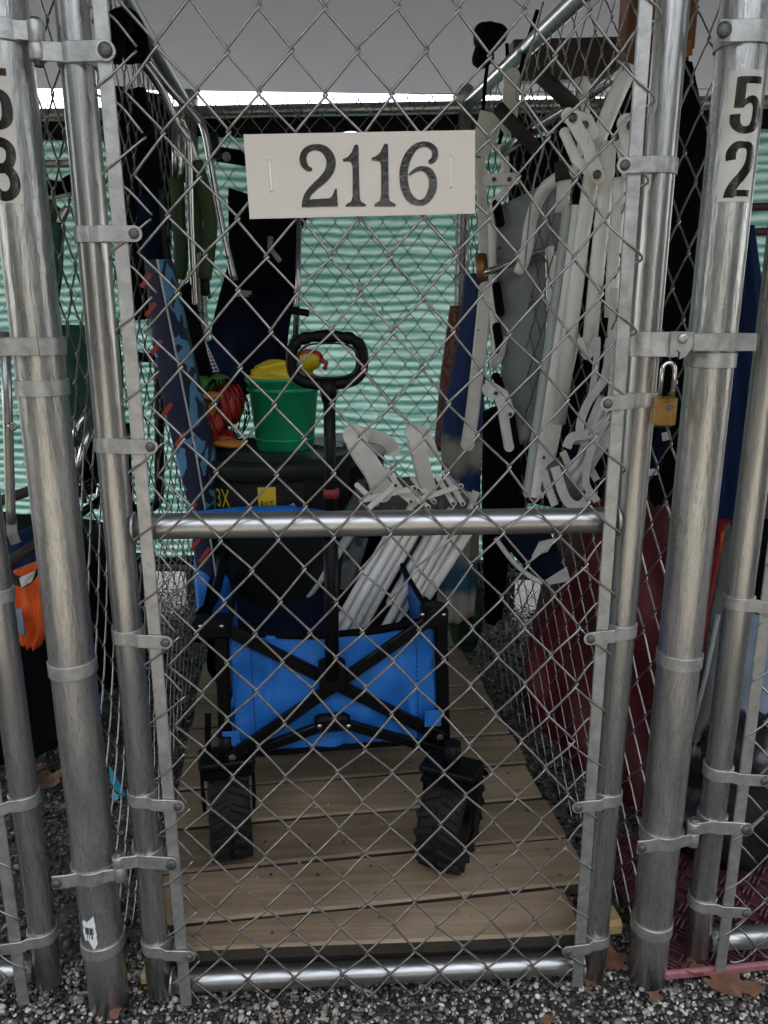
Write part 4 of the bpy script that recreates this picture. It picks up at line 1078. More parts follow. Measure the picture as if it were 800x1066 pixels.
mb = MB(); blob(mb, at(213,402,.76), .034, .03, .022, 4); blob(mb, at(228,397,.78), .03, .03, .018, 9); mb.build_parts('toy', 'lime', nb)
mb = MB(); blob(mb, at(216,425,.73), .02, .03, .02, 5); blob(mb, at(238,462,.70), .038, .02, .010, 6); blob(mb, at(222,412,.70), .026, .015, .009, 7); mb.build_parts('toy', 'orange_p', nb)
mb = MB(); c = at(231,428,.745)
for k in range(16):
    q = 2*math.pi*k/16
    for tw in (1.0,-1.0):
        pts = []
        for j in range(11):
            t = .25+2.5*j/10; a = q+tw*j*.09; pts.append(c+Vector((.062*math.sin(t)*math.cos(a)*(1+.1*math.sin(3*a)), .055*math.sin(t)*math.sin(a), .078*math.cos(t))))
        mb.tube(pts, .0011, 4, cap=False)
mb.build('net', 'blackcloth', nb)
# dark basket with a square white grid above the toys
bkst = thing('mesh_basket', 'dark teal bag with a white plastic grid panel below green tubes', 'bag', tuple(at(222,378,.92)))
mb = MB(); blob(mb, at(222,378,.95), .058, .05, .055, 12, 12, 20); mb.build('bag_body', 'navy2', bkst)
mb = MB(); c = at(216,376,.885)
g0 = [at(207,356,.88), at(214,356,.88), at(228,386,.88), at(207,388,.88)]
for k in range(9): a = g0[0].lerp(g0[3],k/8); b = g0[1].lerp(g0[2],k/8); mb.bar([a,b], .0032, .002, (0,1,0))
for k in range(6): a = g0[0].lerp(g0[1],k/5); b = g0[3].lerp(g0[2],k/5); mb.bar([a+Vector((0,-.002,0)),b+Vector((0,-.002,0))], .0024, .002, (0,1,0))
mb.build('grid_panel', 'whitep', bkst)
# blue towel folded over the wagon's inner edge
bt = thing('folded_towel', 'dark navy and blue cloth piled inside the wagon at left', 'towel', tuple(at(255,590,.62)))
mb = MB(); drape(mb, [(206,566,.78),(202,610,.72),(212,650,.62)], [(345,548,.80),(352,600,.72),(350,668,.62)], .05, .010, .05, 18, 16, 2.2, 3); mb.build('cloth', 'navy', bt)
bt2 = thing('blue_bag', 'bright blue cloth edge standing at the wagon left side', 'bag', tuple(at(215,600,.74)))
mb = MB(); drape(mb, [(202,570,.72),(202,600,.68),(206,640,.60)], [(232,562,.74),(240,600,.68),(238,655,.58)], .02, .006, .03, 12, 14, 1.5, 5); mb.build('cloth', 'blue', bt2)
mb = MB(); mb.tube(cr3(px([(228,560,.66),(232,585,.64),(222,625,.56),(208,640,.52),(206,668,.48)]), 5), .010, 10); mb.build('strap_loop', 'blackcloth', bt2)
bt3 = thing('folded_towel', 'blue folded towel edge below the grey tub behind middle rail', 'towel', tuple(at(270,545,.62)))
mb = MB(); mb.tube([at(206,541,.60), at(250,538,.60), at(300,537,.60), at(345,541,.62)], [.02,.024,.025,.02], 12); mb.build('cloth', 'blue', bt3)

# white folding beach chairs leaning in the wagon
def flat(mb, pts, wd, th, up=(0,1,0)):
    mb.bar(pts, wd, th, up, .3)
    if wd < .05 and th < .017:                            # pressed links have rounded ends
        for p in (pts[0], pts[-1]): mb.lathe(p, [(wd*.5,-th*.52),(wd*.5,th*.52)], 16, (1,0,0), (0,0,1), (0,-1,0), sharp=True)
    return mb
def rivets(pts, parent, r=.004, m='bolt', lift=.012):
    mb = MB()
    for p in pts: mb.lathe(p+Vector((0,-lift,0)), [(r,-.002),(r,.001),(r*.5,.003)], 10, (1,0,0), (0,0,1), (0,-1,0))
    return mb.build_parts('rivet', m, parent)
def wagon_chair(sh, label, Y0, arm):
    t = thing('folded_beach_chair', label, 'beach chair', tuple(at(375+sh,600,Y0)), 'white folded beach chairs standing in the wagon')
    for k, (du, dy) in enumerate(((0,0),(9,.03),(18,.06),(-9,.05))):
        mb = MB(); mb.tube([at(351+sh+du,668,Y0-.10+dy), at(382+sh+du,612,Y0-.04+dy), at(412+sh+du,560,Y0+.02+dy), at(424+sh+du,538,Y0+.04+dy), at(436+sh+du,512,Y0+.06+dy)], .0112, 14); mb.build('frame_tube', 'white', t)
    mb = MB(); flat(mb, [at(372+sh,650,Y0+.06), at(402+sh,598,Y0+.1), at(430+sh,545,Y0+.14)], .022, .012); mb.build('seat_frame', 'grey', t)
    mb = MB()
    for q in arm['links']: flat(mb, px(q), .013, .004)
    mb.build_parts('folding_link', 'white', t)
    mb = MB(); flat(mb, cr3(px(arm['pad']), 5), arm['w'], .016); mb.build('armrest', 'whitep', t)
    mb = MB(); flat(mb, cr3(px(arm['pad2']), 5), arm['w']*.7, .014); mb.build('armrest', 'whitep', t)
    mb = MB(); drape(mb, arm['fab'][0], arm['fab'][1], .01, .006, .01, 10, 10, 1.5, int(sh)); mb.build('sling', 'greyfab', t)
    rivets([px([q[-1]])[0] for q in arm['links']], t, lift=.004)
wagon_chair(0, 'white folded beach chair in wagon, nearer the handle pole', .66, dict(
    links=[[(372,505,.66),(392,524,.64)],[(400,500,.66),(428,522,.64)],[(380,520,.64),(432,508,.62)],[(402,488,.68),(424,518,.66)],[(385,528,.60),(412,505,.62)]],
    pad=[(368,452,.62),(376,470,.62),(390,492,.63),(398,512,.65)], pad2=[(378,452,.70),(400,458,.72),(410,468,.74)], w=.048,
    fab=([(360,560,.78),(352,590,.76),(340,630,.74)],[(384,560,.78),(374,595,.76),(362,640,.74)])))
wagon_chair(42, 'white folded beach chair in wagon, farther right of the pole', .70, dict(
    links=[[(430,498,.70),(452,522,.68)],[(455,495,.70),(472,524,.70)],[(462,492,.72),(482,524,.72)],[(436,520,.66),(480,506,.68)],[(424,512,.68),(446,528,.66)]],
    pad=[(431,450,.66),(436,470,.66),(441,492,.68),(446,508,.70)], pad2=[(440,449,.74),(446,460,.74),(450,470,.74)], w=.040,
    fab=([(432,556,.80),(420,590,.78),(400,650,.76)],[(440,556,.80),(432,600,.78),(414,650,.76)])))
wt0 = thing('loose_tube', 'grey tube leaning in the wagon between handle pole and white chairs', 'tube', tuple(at(340,590,.72)))
mb = MB(); mb.tube([at(312,632,.66), at(340,592,.70), at(368,552,.74)], .0125, 12); mb.build('tube', 'lid', wt0)
wt = thing('loose_tube', 'single white tube leaning right of the folded chairs in wagon', 'tube', tuple(at(470,590,.74)))
mb = MB(); mb.tube([at(444,622,.70), at(470,582,.74), at(492,548,.78), at(500,534,.8)], .013, 14); mb.build('tube', 'white', wt)
tc_ = thing('plastic_clutter', 'crumpled grey plastic sheet around the folded chair hinges', 'plastic sheet', tuple(at(420,515,.74)))
mb = MB(); drape(mb, [(372,500,.76),(366,520,.74),(350,545,.72)], [(478,500,.78),(490,520,.76),(482,545,.74)], .03, .014, .02, 26, 16, 5, 8); mb.build('sheet', 'greyfab', tc_)
dk = thing('black_liner', 'black fabric lining heaped behind the white chair tubes', 'fabric', tuple(at(420,620,.60)))
mb = MB(); drape(mb, [(352,600,.80),(345,640,.66),(340,690,.58)], [(470,560,.84),(455,620,.72),(436,690,.60)], .02, .01, .04, 14, 14, 2, 9); mb.build('cloth', 'blackcloth', dk)

# ------------------------------------------------------------------ left side of the cage
pt_ = thing('patterned_bodyboard', 'navy bodyboard with light blue patches and red dashes standing at left fence', 'bodyboard', tuple(at(195,450,.62)))
Lq = [(150,270,.56),(156,330,.58),(166,400,.60),(182,470,.63),(196,530,.66),(204,590,.68),(214,640,.70)]
Mq = [(164,270,.54),(176,330,.56),(190,400,.58),(204,470,.61),(214,530,.64),(224,590,.66),(231,640,.68)]
Rq = [(176,270,.60),(190,330,.62),(206,400,.64),(222,470,.67),(232,530,.70),(238,590,.72),(244,640,.74)]
mb = MB(); drape(mb, Lq, Mq, .004, .0012, .05, 8, 40, 1, 1); mb.build('edge_panel', 'pat_dark', pt_)
mb = MB(); drape(mb, Mq, Rq, .006, .001, .04, 8, 40, 1, 2); mb.build('face_panel', 'pat_light', pt_)
mb = MB(); mb.tube(cr3([p+Vector((0,-.003,0)) for p in px(Mq)], 6), .0022, 6); mb.build('seam', 'lid', pt_)
mb = MB()
for u, v in ((152,292),(157,322),(163,361),(174,427),(188,457),(199,531),(204,566),(213,578)):
    a = at(u-5,v+7,.53+(v-300)*.0004); b = at(u+5,v-7,.535+(v-300)*.0004); mb.bar([a,b], .009, .0025, (0,1,0), .3)
mb.build_parts('red_dash', 'red', pt_)
# folding chair with green padded arms hung on the left fence
gch = thing('hanging_folding_chair', 'folding chair of bare metal tubes with green arm pads hung on left fence', 'folding chair', tuple(at(190,180,.8)))
T1 = [(138,52,.70),(165,88,.76),(184,126,.80),(194,140,.81),(197,160,.82),(199,230,.82),(202,300,.82),(203,318,.82)]
T2 = [(148,56,.78),(178,94,.84),(205,122,.88),(213,138,.88),(220,175,.88),(232,240,.88),(244,292,.88)]
T3 = [(188,122,.82),(195,140,.84),(204,165,.86),(207,180,.86)]
for q in (T1, T2):
    mb = MB(); mb.tube(cr3(px(q), 6), .0085, 12); mb.build('frame_tube', 'chrome', gch)
mb = MB(); mb.tube(cr3(px(T3), 5), .007, 10); mb.tube(px([(182,130,.84),(183,185,.84)]), .008, 10); mb.tube(px([(190,134,.90),(191,190,.9)]), .006, 10); mb.build('frame_tube', 'chrome', gch)
for q in ([(184,182,.86),(186,225,.86),(189,270,.86),(186,290,.86)], [(204,168,.84),(213,200,.84),(219,230,.84),(217,262,.84),(213,290,.84)], [(202,180,.9),(204,220,.9),(205,262,.9)]):
    mb = MB(); mb.tube(cr3(px(q), 6), .0165, 12); mb.build('arm_pad', 'green', gch)
mb = MB(); mb.tube(px([(213,282,.85),(214,308,.85)]), .012, 10); mb.tube(px([(222,138,.92),(226,165,.92)]), .011, 10); mb.build_parts('plastic_foot', 'tub', gch)
rivets([at(201,282,.80), at(237,268,.86), at(219,309,.84)], gch, .005, 'bolt', .01)
# straps and dark cloths bunched at the top of the left fence
st_ = thing('hanging_strap', 'thick black strap looped over the left fence rail near ceiling', 'strap', tuple(at(128,40,.55)))
mb = MB(); mb.bar(cr3(px([(112,62,.5),(118,30,.52),(131,22,.56),(140,38,.58),(143,62,.56)]), 6), .05, .018, (0,1,0)); mb.build('webbing', 'blackcloth', st_)
dc = thing('dark_beach_bag', 'long black bag hanging on left fence behind the patterned bodyboard', 'bag', tuple(at(160,220,.74)))
mb = MB(); drape(mb, [(116,100,.74),(124,180,.74),(140,280,.74)], [(150,90,.80),(166,180,.80),(178,300,.78)], .012, .008, .02, 14, 26, 2.5, 4); mb.build('cloth', 'blackcloth', dc)
nc = thing('navy_folded_chair', 'folded navy fabric chair seen edge-on beside left fence', 'folding chair', tuple(at(170,240,.7)))
mb = MB(); drape(mb, [(140,205,.64),(148,260,.66),(158,330,.70)], [(166,200,.68),(176,260,.70),(190,350,.74)], .01, .005, .015, 10, 18, 1.5, 11); mb.build('sling', 'navy', nc)
mb = MB(); mb.tube(cr3(px([(168,196,.66),(172,260,.68),(186,340,.72),(212,440,.76),(232,520,.8)]), 5), .006, 8); mb.build('frame_tube', 'tub', nc)
mb = MB(); drape(mb, [(188,300,.80),(200,370,.82),(222,450,.84),(236,540,.86)], [(200,290,.84),(216,370,.86),(238,450,.88),(250,540,.9)], .006, .003, .01, 6, 20, 1, 14); mb.build('side_panel', 'blackcloth', nc)
# black tube frame behind the left fence
bf_ = thing('black_tube_chair', 'black rounded tube frame showing through the left fence', 'chair frame', tuple(at(140,450,1.0)))
mb = MB(); mb.tube(fillet(px([(134,345,.95),(138,372,.95),(166,372,1.0),(166,528,1.0),(134,532,.95),(130,440,.95)]), .05, 6), .013, 12); mb.build('frame_tube', 'blacksteel', bf_)
# navy backpack chair at the back
nv = thing('navy_beach_chair', 'navy backpack beach chair hung on the back fence behind sign', 'beach chair', tuple(at(270,300,1.5)))
mb = MB(); drape(mb, [(237,204,1.52),(240,260,1.5),(228,310,1.5),(220,350,1.48),(224,410,1.46)], [(330,204,1.52),(314,240,1.5),(308,300,1.5),(300,350,1.48),(296,410,1.46)], .02, .008, .02, 18, 24, 2, 15); mb.build('backrest', 'navy', nv)
mb = MB(); drape(mb, [(238,195,1.46),(238,250,1.44),(240,300,1.43)], [(322,224,1.46),(300,262,1.44),(300,300,1.43)], .012, .006, .01, 12, 12, 2, 16); mb.build('pocket', 'blackcloth', nv)
mb = MB(); mb.tube(px([(311,228,1.44),(310,300,1.44),(307,385,1.44)]), .010, 12); mb.build('frame_tube', 'chrome', nv)
mb = MB(); mb.bar(px([(298,322,1.42),(322,326,1.42)]), .022, .02, (0,1,0)); mb.bar(px([(240,308,1.42),(268,309,1.41)]), .018, .012, (0,1,0)); mb.build_parts('clip', 'black', nv)
mb = MB(); mb.bar(px([(282,246,1.41),(281,258,1.41),(292,272,1.41)]), .016, .006, (0,1,0)); mb.bar(px([(246,305,1.41),(262,306,1.41)]), .02, .006, (0,1,0)); mb.build_parts('strap_end', 'rubbersole', nv)
mb = MB(); mb.bar(px([(226,160,1.62),(262,166,1.62)]), .045, .02, (0,1,0)); mb.build('head_strap', 'blackcloth', nv)
mb = MB(); mb.lathe(at(236,163,1.6), [(.014,-.004),(.014,.004),(.006,.008)], 16, (1,0,0), (0,0,1), (0,-1,0)); mb.build('snap_button', 'rubbersole', nv)

# ------------------------------------------------------------------ right side of the cage: hung white chairs
rc = thing('hanging_beach_chair', 'white beach chair with grey sling hung on right fence, farthest back', 'beach chair', tuple(at(540,300,1.0)), 'beach chairs hung on the right fence')
mb = MB(); drape(mb, [(519,215,.98),(517,290,.98),(522,370,.96),(530,462,.94)], [(590,180,.82),(588,260,.82),(576,360,.84),(556,462,.88)], .006, .003, .006, 16, 26, 1, 21); mb.build('sling', 'grey', rc)
mb = MB(); mb.tube(fillet(px([(504,284,.92),(520,279,.9),(563,261,.84),(571,263,.83),(573,330,.83),(566,420,.84)]), .03, 6), .0095, 12); mb.build('front_bar', 'chrome', rc)
mb = MB(); mb.tube(cr3(px([(572,258,.82),(577,275,.81),(574,330,.82)]), 5), .013, 12); mb.build('arm_end', 'white', rc)
mb = MB(); flat(mb, px([(500,170,1.06),(503,230,1.04),(505,275,1.02)]), .026, .014); mb.build_parts('back_tube', 'whitep', rc)
mb = MB(); flat(mb, cr3(px([(506,300,.98),(500,360,.96),(492,430,.94),(487,462,.93)]), 4), .036, .014); o = mb.build('armrest', 'whitep', rc)
mb = MB(); mb.tube(px([(501,266,1.0),(502,276,.99),(503,290,.98)]), .0155, 12); mb.build('copper_sleeve', 'copper', rc)
mb = MB(); mb.tube(cr3(px([(522,150,.94),(526,170,.94),(526,200,.94),(514,215,.96),(513,262,.96),(514,330,.96),(517,380,.95)]), 5), .011, 12); mb.build('frame_tube', 'white', rc)
mb = MB(); flat(mb, px([(508,187,.93),(536,186,.90)]), .028, .006); flat(mb, px([(510,405,.92),(522,412,.90),(528,428,.89)]), .040, .006); flat(mb, px([(524,430,.9),(530,465,.9)]), .026, .012); o = mb.build_parts('hinge_plate', 'white', rc)
rivets(px([(514,187,.92),(530,187,.90),(516,409,.91),(531,431,.89),(519,258,.94)]), o, .0055, 'bolt', .008)
mb = MB(); mb.tube(cr3(px([(516,384,.90),(512,378,.88),(522,366,.87),(527,350,.87),(523,372,.87),(514,383,.88)]), 5), .004, 8); mb.build('strap_loop', 'strap', rc)
mb = MB()
for v0_, v1_ in ((212,232),(298,325),(340,365),(392,402),(440,460)): flat(mb, px([(517,v0_,.95),(521,v1_,.94)]), .022, .012)
mb.build_parts('black_sleeve', 'blackcloth', rc)
mb = MB(); flat(mb, cr3(px([(512,118,1.02),(506,140,1.02),(496,160,1.04)]), 4), .06, .01); flat(mb, px([(533,80,.96),(530,130,.96)]), .04, .012); mb.build_parts('top_panel', 'whitep', rc)

wc = thing('hanging_beach_chair', 'white beach chair with broad flat side bars hung on right fence, middle one', 'beach chair', tuple(at(580,330,.7)), 'beach chairs hung on the right fence')
mb = MB(); a = [(603,214,.58),(592,300,.58),(572,430,.60),(559,517,.62)]; flat(mb, px(a), .030, .026); mb.build('side_bar', 'white', wc)
mb = MB(); flat(mb, [p+Vector((-.021,.012,0)) for p in px(a)], .014, .03); mb.build('side_bar_flange', 'lid', wc)
mb = MB(); mb.tube(cr3(px([(605,82,.64),(607,120,.63),(608,150,.62),(602,175,.64),(582,185,.68),(565,200,.72),(553,230,.76),(548,262,.78),(541,284,.80)]), 6), .0145, 12); mb.build('bent_tube', 'white', wc)
mb = MB(); mb.tube(px([(588,186,.66),(586,222,.66)]), .0165, 12); mb.build('arm_tube', 'white', wc)
mb = MB(); mb.tube(px([(587,168,.66),(588,188,.66)]), .020, 12); mb.build('foam_grip', 'foam', wc)
mb = MB(); flat(mb, px([(595,122,.372),(612,152,.368),(623,184,.364)]), .024, .006); flat(mb, px([(588,138,.39),(600,166,.386),(621,186,.38)]), .018, .006); flat(mb, px([(592,120,.385),(612,126,.385),(616,138,.385)]), .026, .005); o = mb.build_parts('folding_link', 'white', wc)
rivets(px([(596,123,.37),(608,131,.378),(621,182,.362)]), o, .0078, 'bolt', .006)
for q in ([(561,76,.62),(598,111,.60)], [(519,112,.82),(557,154,.78)]):
    mb = MB(); mb.tube(px(q), .0155, 14); mb.build('foam_grip', 'foam', wc)
mb = MB(); mb.tube(px([(524,158,.86),(560,132,.80),(606,104,.74),(648,72,.66)]), .0125, 12); mb.build('cross_tube', 'chrome', wc)
mb = MB(); flat(mb, px([(594,352,.56),(584,400,.57),(568,482,.60)]), .042, .008); o = mb.build('leg_plate', 'white', wc)
rivets(px([(586,359,.55),(566,476,.58)]), o, .004, 'bolt', .005)

ww = thing('hanging_beach_chair', 'white tube beach chair hung on right fence, nearest the gate', 'beach chair', tuple(at(615,300,.4)), 'beach chairs hung on the right fence')
mb = MB(); mb.tube(px([(656,68,.40),(640,104,.41),(624,142,.42),(617,180,.43),(607,240,.44),(596,330,.46),(582,440,.50)]), .0155, 14); mb.build('leg_tube', 'white', ww)
mb = MB(); mb.tube(px([(634,148,.40),(630,205,.40),(622,280,.41),(613,370,.42)]), .0145, 14); o = mb.build('leg_tube', 'white', ww)
rivets(px([(623,301,.40)]), o, .0055, 'steel', .015)
mb = MB(); mb.tube(cr3(px([(645,185,.36),(644,215,.36),(640,260,.37),(636,330,.38)]), 4), .0125, 12); mb.tube(cr3(px([(634,268,.44),(636,262,.44),(641,272,.44),(640,330,.44),(633,370,.44)]), 4), .011, 12); mb.build_parts('back_tube', 'whitep', ww)
mb = MB(); flat(mb, px([(652,128,.30),(656,150,.30),(660,172,.30)]), .030, .006); flat(mb, px([(648,150,.33),(654,180,.33)]), .022, .005); o = mb.build_parts('folding_link', 'white', ww)
rivets(px([(656,131,.29)]), o, .008, 'bolt', .006)
mb = MB(); drape(mb, [(632,100,.50),(640,180,.50),(628,300,.5),(606,420,.5),(588,500,.5)], [(662,90,.46),(664,200,.46),(650,320,.46),(636,420,.46),(628,520,.46)], .004, .004, .01, 10, 26, 1.5, 31); mb.build('sling', 'blackcloth', ww)
sc_ = thing('chair_strap', 'crumpled white cloth and navy strap hanging below the white chairs at right', 'strap', tuple(at(610,440,.4)))
mb = MB(); drape(mb, [(616,400,.42),(604,430,.42),(590,470,.44)], [(634,396,.40),(626,440,.40),(610,492,.42)], .008, .004, .008, 10, 16, 1, 33); mb.build('navy_strap', 'navy', sc_)
mb = MB(); drape(mb, [(625,410,.36),(612,440,.36),(604,470,.38),(588,492,.40)], [(640,425,.36),(634,462,.36),(620,482,.38),(608,514,.40)], .012, .008, .004, 14, 20, 2.5, 34); mb.build_parts('white_cloth', 'strap', sc_)
mb = MB(); drape(mb, [(598,452,.37),(594,462,.37)], [(634,448,.37),(632,464,.37)], .006, .004, .003, 14, 6, 3, 35, curve=False); mb.build_parts('white_cloth', 'strap', sc_)
mb = MB(); mb.bar(cr3(px([(578,486,.42),(590,520,.40),(604,526,.40),(618,512,.40)]), 5), .02, .004, (0,1,0)); mb.bar(cr3(px([(566,490,.42),(572,510,.42),(578,526,.42)]), 5), .016, .004, (0,1,0)); mb.build_parts('white_webbing', 'strap', sc_)
wb = thing('loose_webbing', 'tangle of pale webbing strips hanging from the white chairs at right', 'strap', tuple(at(610,440,.36)))
for q, wd_ in (([(636,352,.34),(630,392,.35),(612,420,.35),(604,448,.35),(616,470,.35)], .016), ([(640,372,.33),(634,430,.34),(618,462,.34),(610,500,.35),(622,522,.35)], .014), ([(604,352,.40),(612,372,.38),(622,352,.37),(618,400,.37),(606,438,.38)], .012), ([(586,470,.42),(598,492,.40),(612,486,.39),(622,500,.38)], .014), ([(628,440,.33),(612,452,.335),(596,455,.34),(590,466,.345)], .018), ([(640,300,.36),(637,350,.36),(642,400,.36),(636,452,.36),(640,500,.36)], .013)):
    mb = MB(); mb.bar(cr3(px(q), 7), wd_, .002, (.25,1,.2), .2); mb.build('webbing', 'strap', wb)
pb = thing('plastic_bag', 'clear crumpled plastic bag wedged under the white chairs', 'plastic bag', tuple(at(588,508,.44)))
mb = MB(); blob(mb, at(588,506,.48), .055, .03, .030, 41, 12, 22); blob(mb, at(580,498,.46), .03, .03, .04, 42, 12, 18); mb.build('bag_film', 'greyfab', pb)
bw = thing('seat_pad', 'black and white striped chair pad hanging below the middle rail', 'chair pad', tuple(at(570,585,.55)))
mb = MB(); drape(mb, [(520,558,.66),(538,582,.64),(562,604,.60)], [(572,552,.58),(582,572,.56),(590,598,.54)], .008, .003, .008, 12, 10, 1, 43, curve=False); mb.build('pad', 'navy', bw)
for q in ([(560,562,.58),(578,558,.55),(568,572,.55),(552,578,.575)], [(566,602,.565),(588,588,.525),(592,602,.525),(570,606,.56)]):
    mb = MB(); P = px(q); mb.prism([p+Vector((0,-.018,0)) for p in P], (0,1,0), .004); mb.build('white_stripe', 'strap', bw)
mb = MB(); mb.tube(cr3(px([(516,560,.64),(534,584,.62),(552,600,.58),(564,606,.55)]), 5), .006, 8); mb.build('piping', 'strap', bw)

td = thing('rolled_beach_towel', 'tall rolled towel dip-dyed blue and white at the right rear', 'towel', tuple(Vector((at(490,640,1.12).x, 1.12, .12))))
mb = MB(); drape(mb, [(486,285,1.10),(477,360,1.10),(462,440,1.10),(462,520,1.10),(458,590,1.08),(456,648,1.06)], [(508,285,1.10),(506,360,1.10),(504,440,1.10),(500,520,1.10),(498,590,1.08),(494,640,1.06)], .035, .006, .03, 16, 40, 2, 44); mb.build('towel_roll', 'tiedye', td)
rd = thing('skimboard', 'faded red board edge standing beside the rolled towel', 'board', tuple(at(468,390,1.25)))
mb = MB(); drape(mb, [(470,318,1.30),(460,390,1.28),(453,470,1.24)], [(482,318,1.30),(474,390,1.28),(466,470,1.24)], .004, .001, .03, 6, 14, 1, 45, curve=False); mb.build('board', 'redweave', rd)
cm = thing('camouflage_bag', 'green camouflage bag on the deck at right rear', 'bag', tuple(at(490,650,1.1)))
mb = MB(); blob(mb, at(486,640,1.22), .06, .05, .12, 51, 14, 22); mb.build('bag_body', 'camo', cm)
bb = thing('black_chair_bag', 'black upright bag between the rolled towel and white chairs', 'bag', tuple(at(520,500,.95)))
mb = MB(); drape(mb, [(506,430,1.0),(504,520,1.0),(506,600,1.0),(508,650,1.0)], [(534,420,.9),(548,520,.9),(530,580,.9),(524,640,.95)], .02, .008, .04, 14, 22, 2, 46); mb.build('cloth', 'blackcloth', bb)
bt4 = thing('hanging_strap', 'black strap bundle draped over the right fence rail', 'strap', tuple(at(510,50,1.3)))
mb = MB(); blob(mb, at(510,38,1.28), .045, .05, .035, 52, 12, 18); blob(mb, at(503,58,1.32), .03, .04, .03, 53); mb.build('strap_bundle', 'blackcloth', bt4)
mb = MB()
for q in ([(512,40,1.26),(505,90,1.2),(500,170,1.18)], [(528,45,1.2),(530,100,1.15),(520,150,1.12)], [(560,10,1.0),(545,60,1.0),(538,110,1.0),(530,190,1.0)]): mb.bar(cr3(px(q), 5), .010, .003, (0,1,0))
mb.build_parts('loose_strap', 'blackcloth', bt4)
ws_ = thing('white_cord', 'thin pale cord hanging down in front of the grey sling', 'cord', tuple(at(548,150,.6)))
mb = MB(); mb.tube(cr3(px([(566,2,.55),(556,40,.55),(546,70,.56),(538,100,.57),(552,120,.58),(566,150,.58),(556,190,.6),(550,240,.62),(545,300,.64)]), 5), .0022, 6); mb.build('cord', 'rubbersole', ws_)

# ------------------------------------------------------------------ timbers and things over and beyond the right fence
bd = thing('timber_board', 'dark weathered board fixed up under the ceiling beyond right fence', 'board', tuple(at(600,60,1.7)))
mb = MB(); mb.box((at(600,62,1.75)+at(650,62,1.75))/2, (.62,.05,.125), Vector((1,.10,.07)).normalized(), Vector((-.10,1,0)).normalized(), Vector((-.07,0,1)).normalized(), .004); mb.build('board', 'darkwood', bd)
tp = thing('timber_post', 'brown timber post under the ceiling behind the right gate stile', 'post', (at(652,40,1.5).x,1.5,0))
mb = MB(); c = at(662,40,1.45); mb.box((c.x,1.45,1.15), (.085,.085,2.3), bev=.004); mb.build('post', 'brownwood', tp)
tp2 = thing('timber_post', 'orange-brown timber post end beside the upper right stile', 'post', (at(710,40,1.0).x,1.0,0))
mb = MB(); c = at(712,20,1.0); mb.box((c.x,1.0,at(712,54,1.0).z+.28), (.05,.05,.56), bev=.003); mb.build('post', 'brownwood', tp2)
gp = thing('pale_tape', 'pale scrap of tape hanging on the orange-brown timber', 'tape', tuple(at(716,52,.96)))
mb = MB(); mb.bar(px([(717,42,.965),(718,58,.965)]), .016, .003, (0,1,0)); mb.build('tape', 'copper', gp)
mn = thing('maroon_bag', 'large maroon nylon bag leaning on the far side of right fence', 'bag', (.72,.75,0))
mb = MB(); drape(mb, [(590,508,1.15),(566,600,1.10),(548,690,1.0),(552,780,.88),(576,855,.72),(596,884,.66)], [(720,470,.80),(716,560,.70),(712,680,.55),(706,780,.48),(690,850,.44),(668,905,.40)],   .04, .026, .30, 40, 50, 1.9, 61, diag=3.2, out=Vector((-.35,-.94,0))); mb.build('bag_body', 'maroon', mn)
rdc = thing('red_cover', 'bright red nylon cover behind the 52 post near the ground', 'cover', tuple(at(725,780,.35)))
mb = MB(); drape(mb, [(752,545,.50),(732,650,.45),(716,760,.40),(690,830,.36),(676,872,.34)], [(770,545,.46),(756,650,.42),(742,760,.36),(730,800,.33),(700,862,.32)], .014, .010, .05, 14, 26, 2.2, 62); mb.build('cover', 'redcloth', rdc)
gf = thing('grey_tarpaulin', 'stained grey folded fabric hanging between the 52 post and next gate', 'fabric', tuple(at(735,680,.3)))
mb = MB(); drape(mb, [(758,550,.40),(746,620,.36),(732,720,.32),(716,790,.28)], [(772,540,.36),(764,620,.34),(752,720,.30),(730,782,.27)], .012, .006, .01, 10, 24, 1.6, 63); mb.build('fabric', 'greyfab', gf)
mb = MB(); mb.tube(px([(748,640,.28),(736,700,.26),(718,770,.24)]), .0045, 8); mb.build('pole', 'rubbersole', gf)
bcv = thing('black_cover', 'black cover hanging on far side of right fence behind white chairs', 'cover', tuple(at(585,300,1.3)))
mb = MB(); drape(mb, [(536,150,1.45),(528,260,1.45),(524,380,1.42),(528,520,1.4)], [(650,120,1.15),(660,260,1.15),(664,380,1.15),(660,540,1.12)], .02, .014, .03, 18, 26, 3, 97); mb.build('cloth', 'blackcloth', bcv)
bk_ = thing('black_jacket', 'black cloth hanging behind the fence between the gate and 52 post', 'cloth', tuple(at(715,250,.7)))
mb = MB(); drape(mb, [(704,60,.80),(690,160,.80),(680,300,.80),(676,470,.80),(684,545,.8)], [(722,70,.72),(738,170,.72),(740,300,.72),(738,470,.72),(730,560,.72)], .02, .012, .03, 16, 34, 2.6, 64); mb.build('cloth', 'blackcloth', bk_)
nj = thing('navy_jacket', 'navy blue cloth hanging behind the 52 post and neighbouring gate', 'cloth', tuple(at(765,420,.5)))
mb = MB(); drape(mb, [(745,235,.62),(742,330,.60),(738,430,.58),(734,520,.56),(730,560,.54)], [(788,235,.56),(800,330,.54),(802,430,.52),(790,520,.50),(775,572,.50)], .02, .010, .03, 18, 30, 2.4, 65); mb.build('cloth', 'navy2', nj)
nk = thing('strap_end', 'dark webbing with pale square ends hanging below the padlock', 'strap', tuple(at(686,470,.2)))
mb = MB(); mb.bar(px([(692,446,.16),(686,470,.17),(682,490,.18)]), .022, .004, (0,1,0)); mb.build('webbing', 'navy', nk)
mb = MB(); mb.bar(px([(690,455,.15),(698,453,.15)]), .014, .004, (0,1,0)); mb.bar(px([(676,492,.17),(684,491,.17)]), .012, .004, (0,1,0)); mb.build_parts('webbing_end', 'strap', nk)
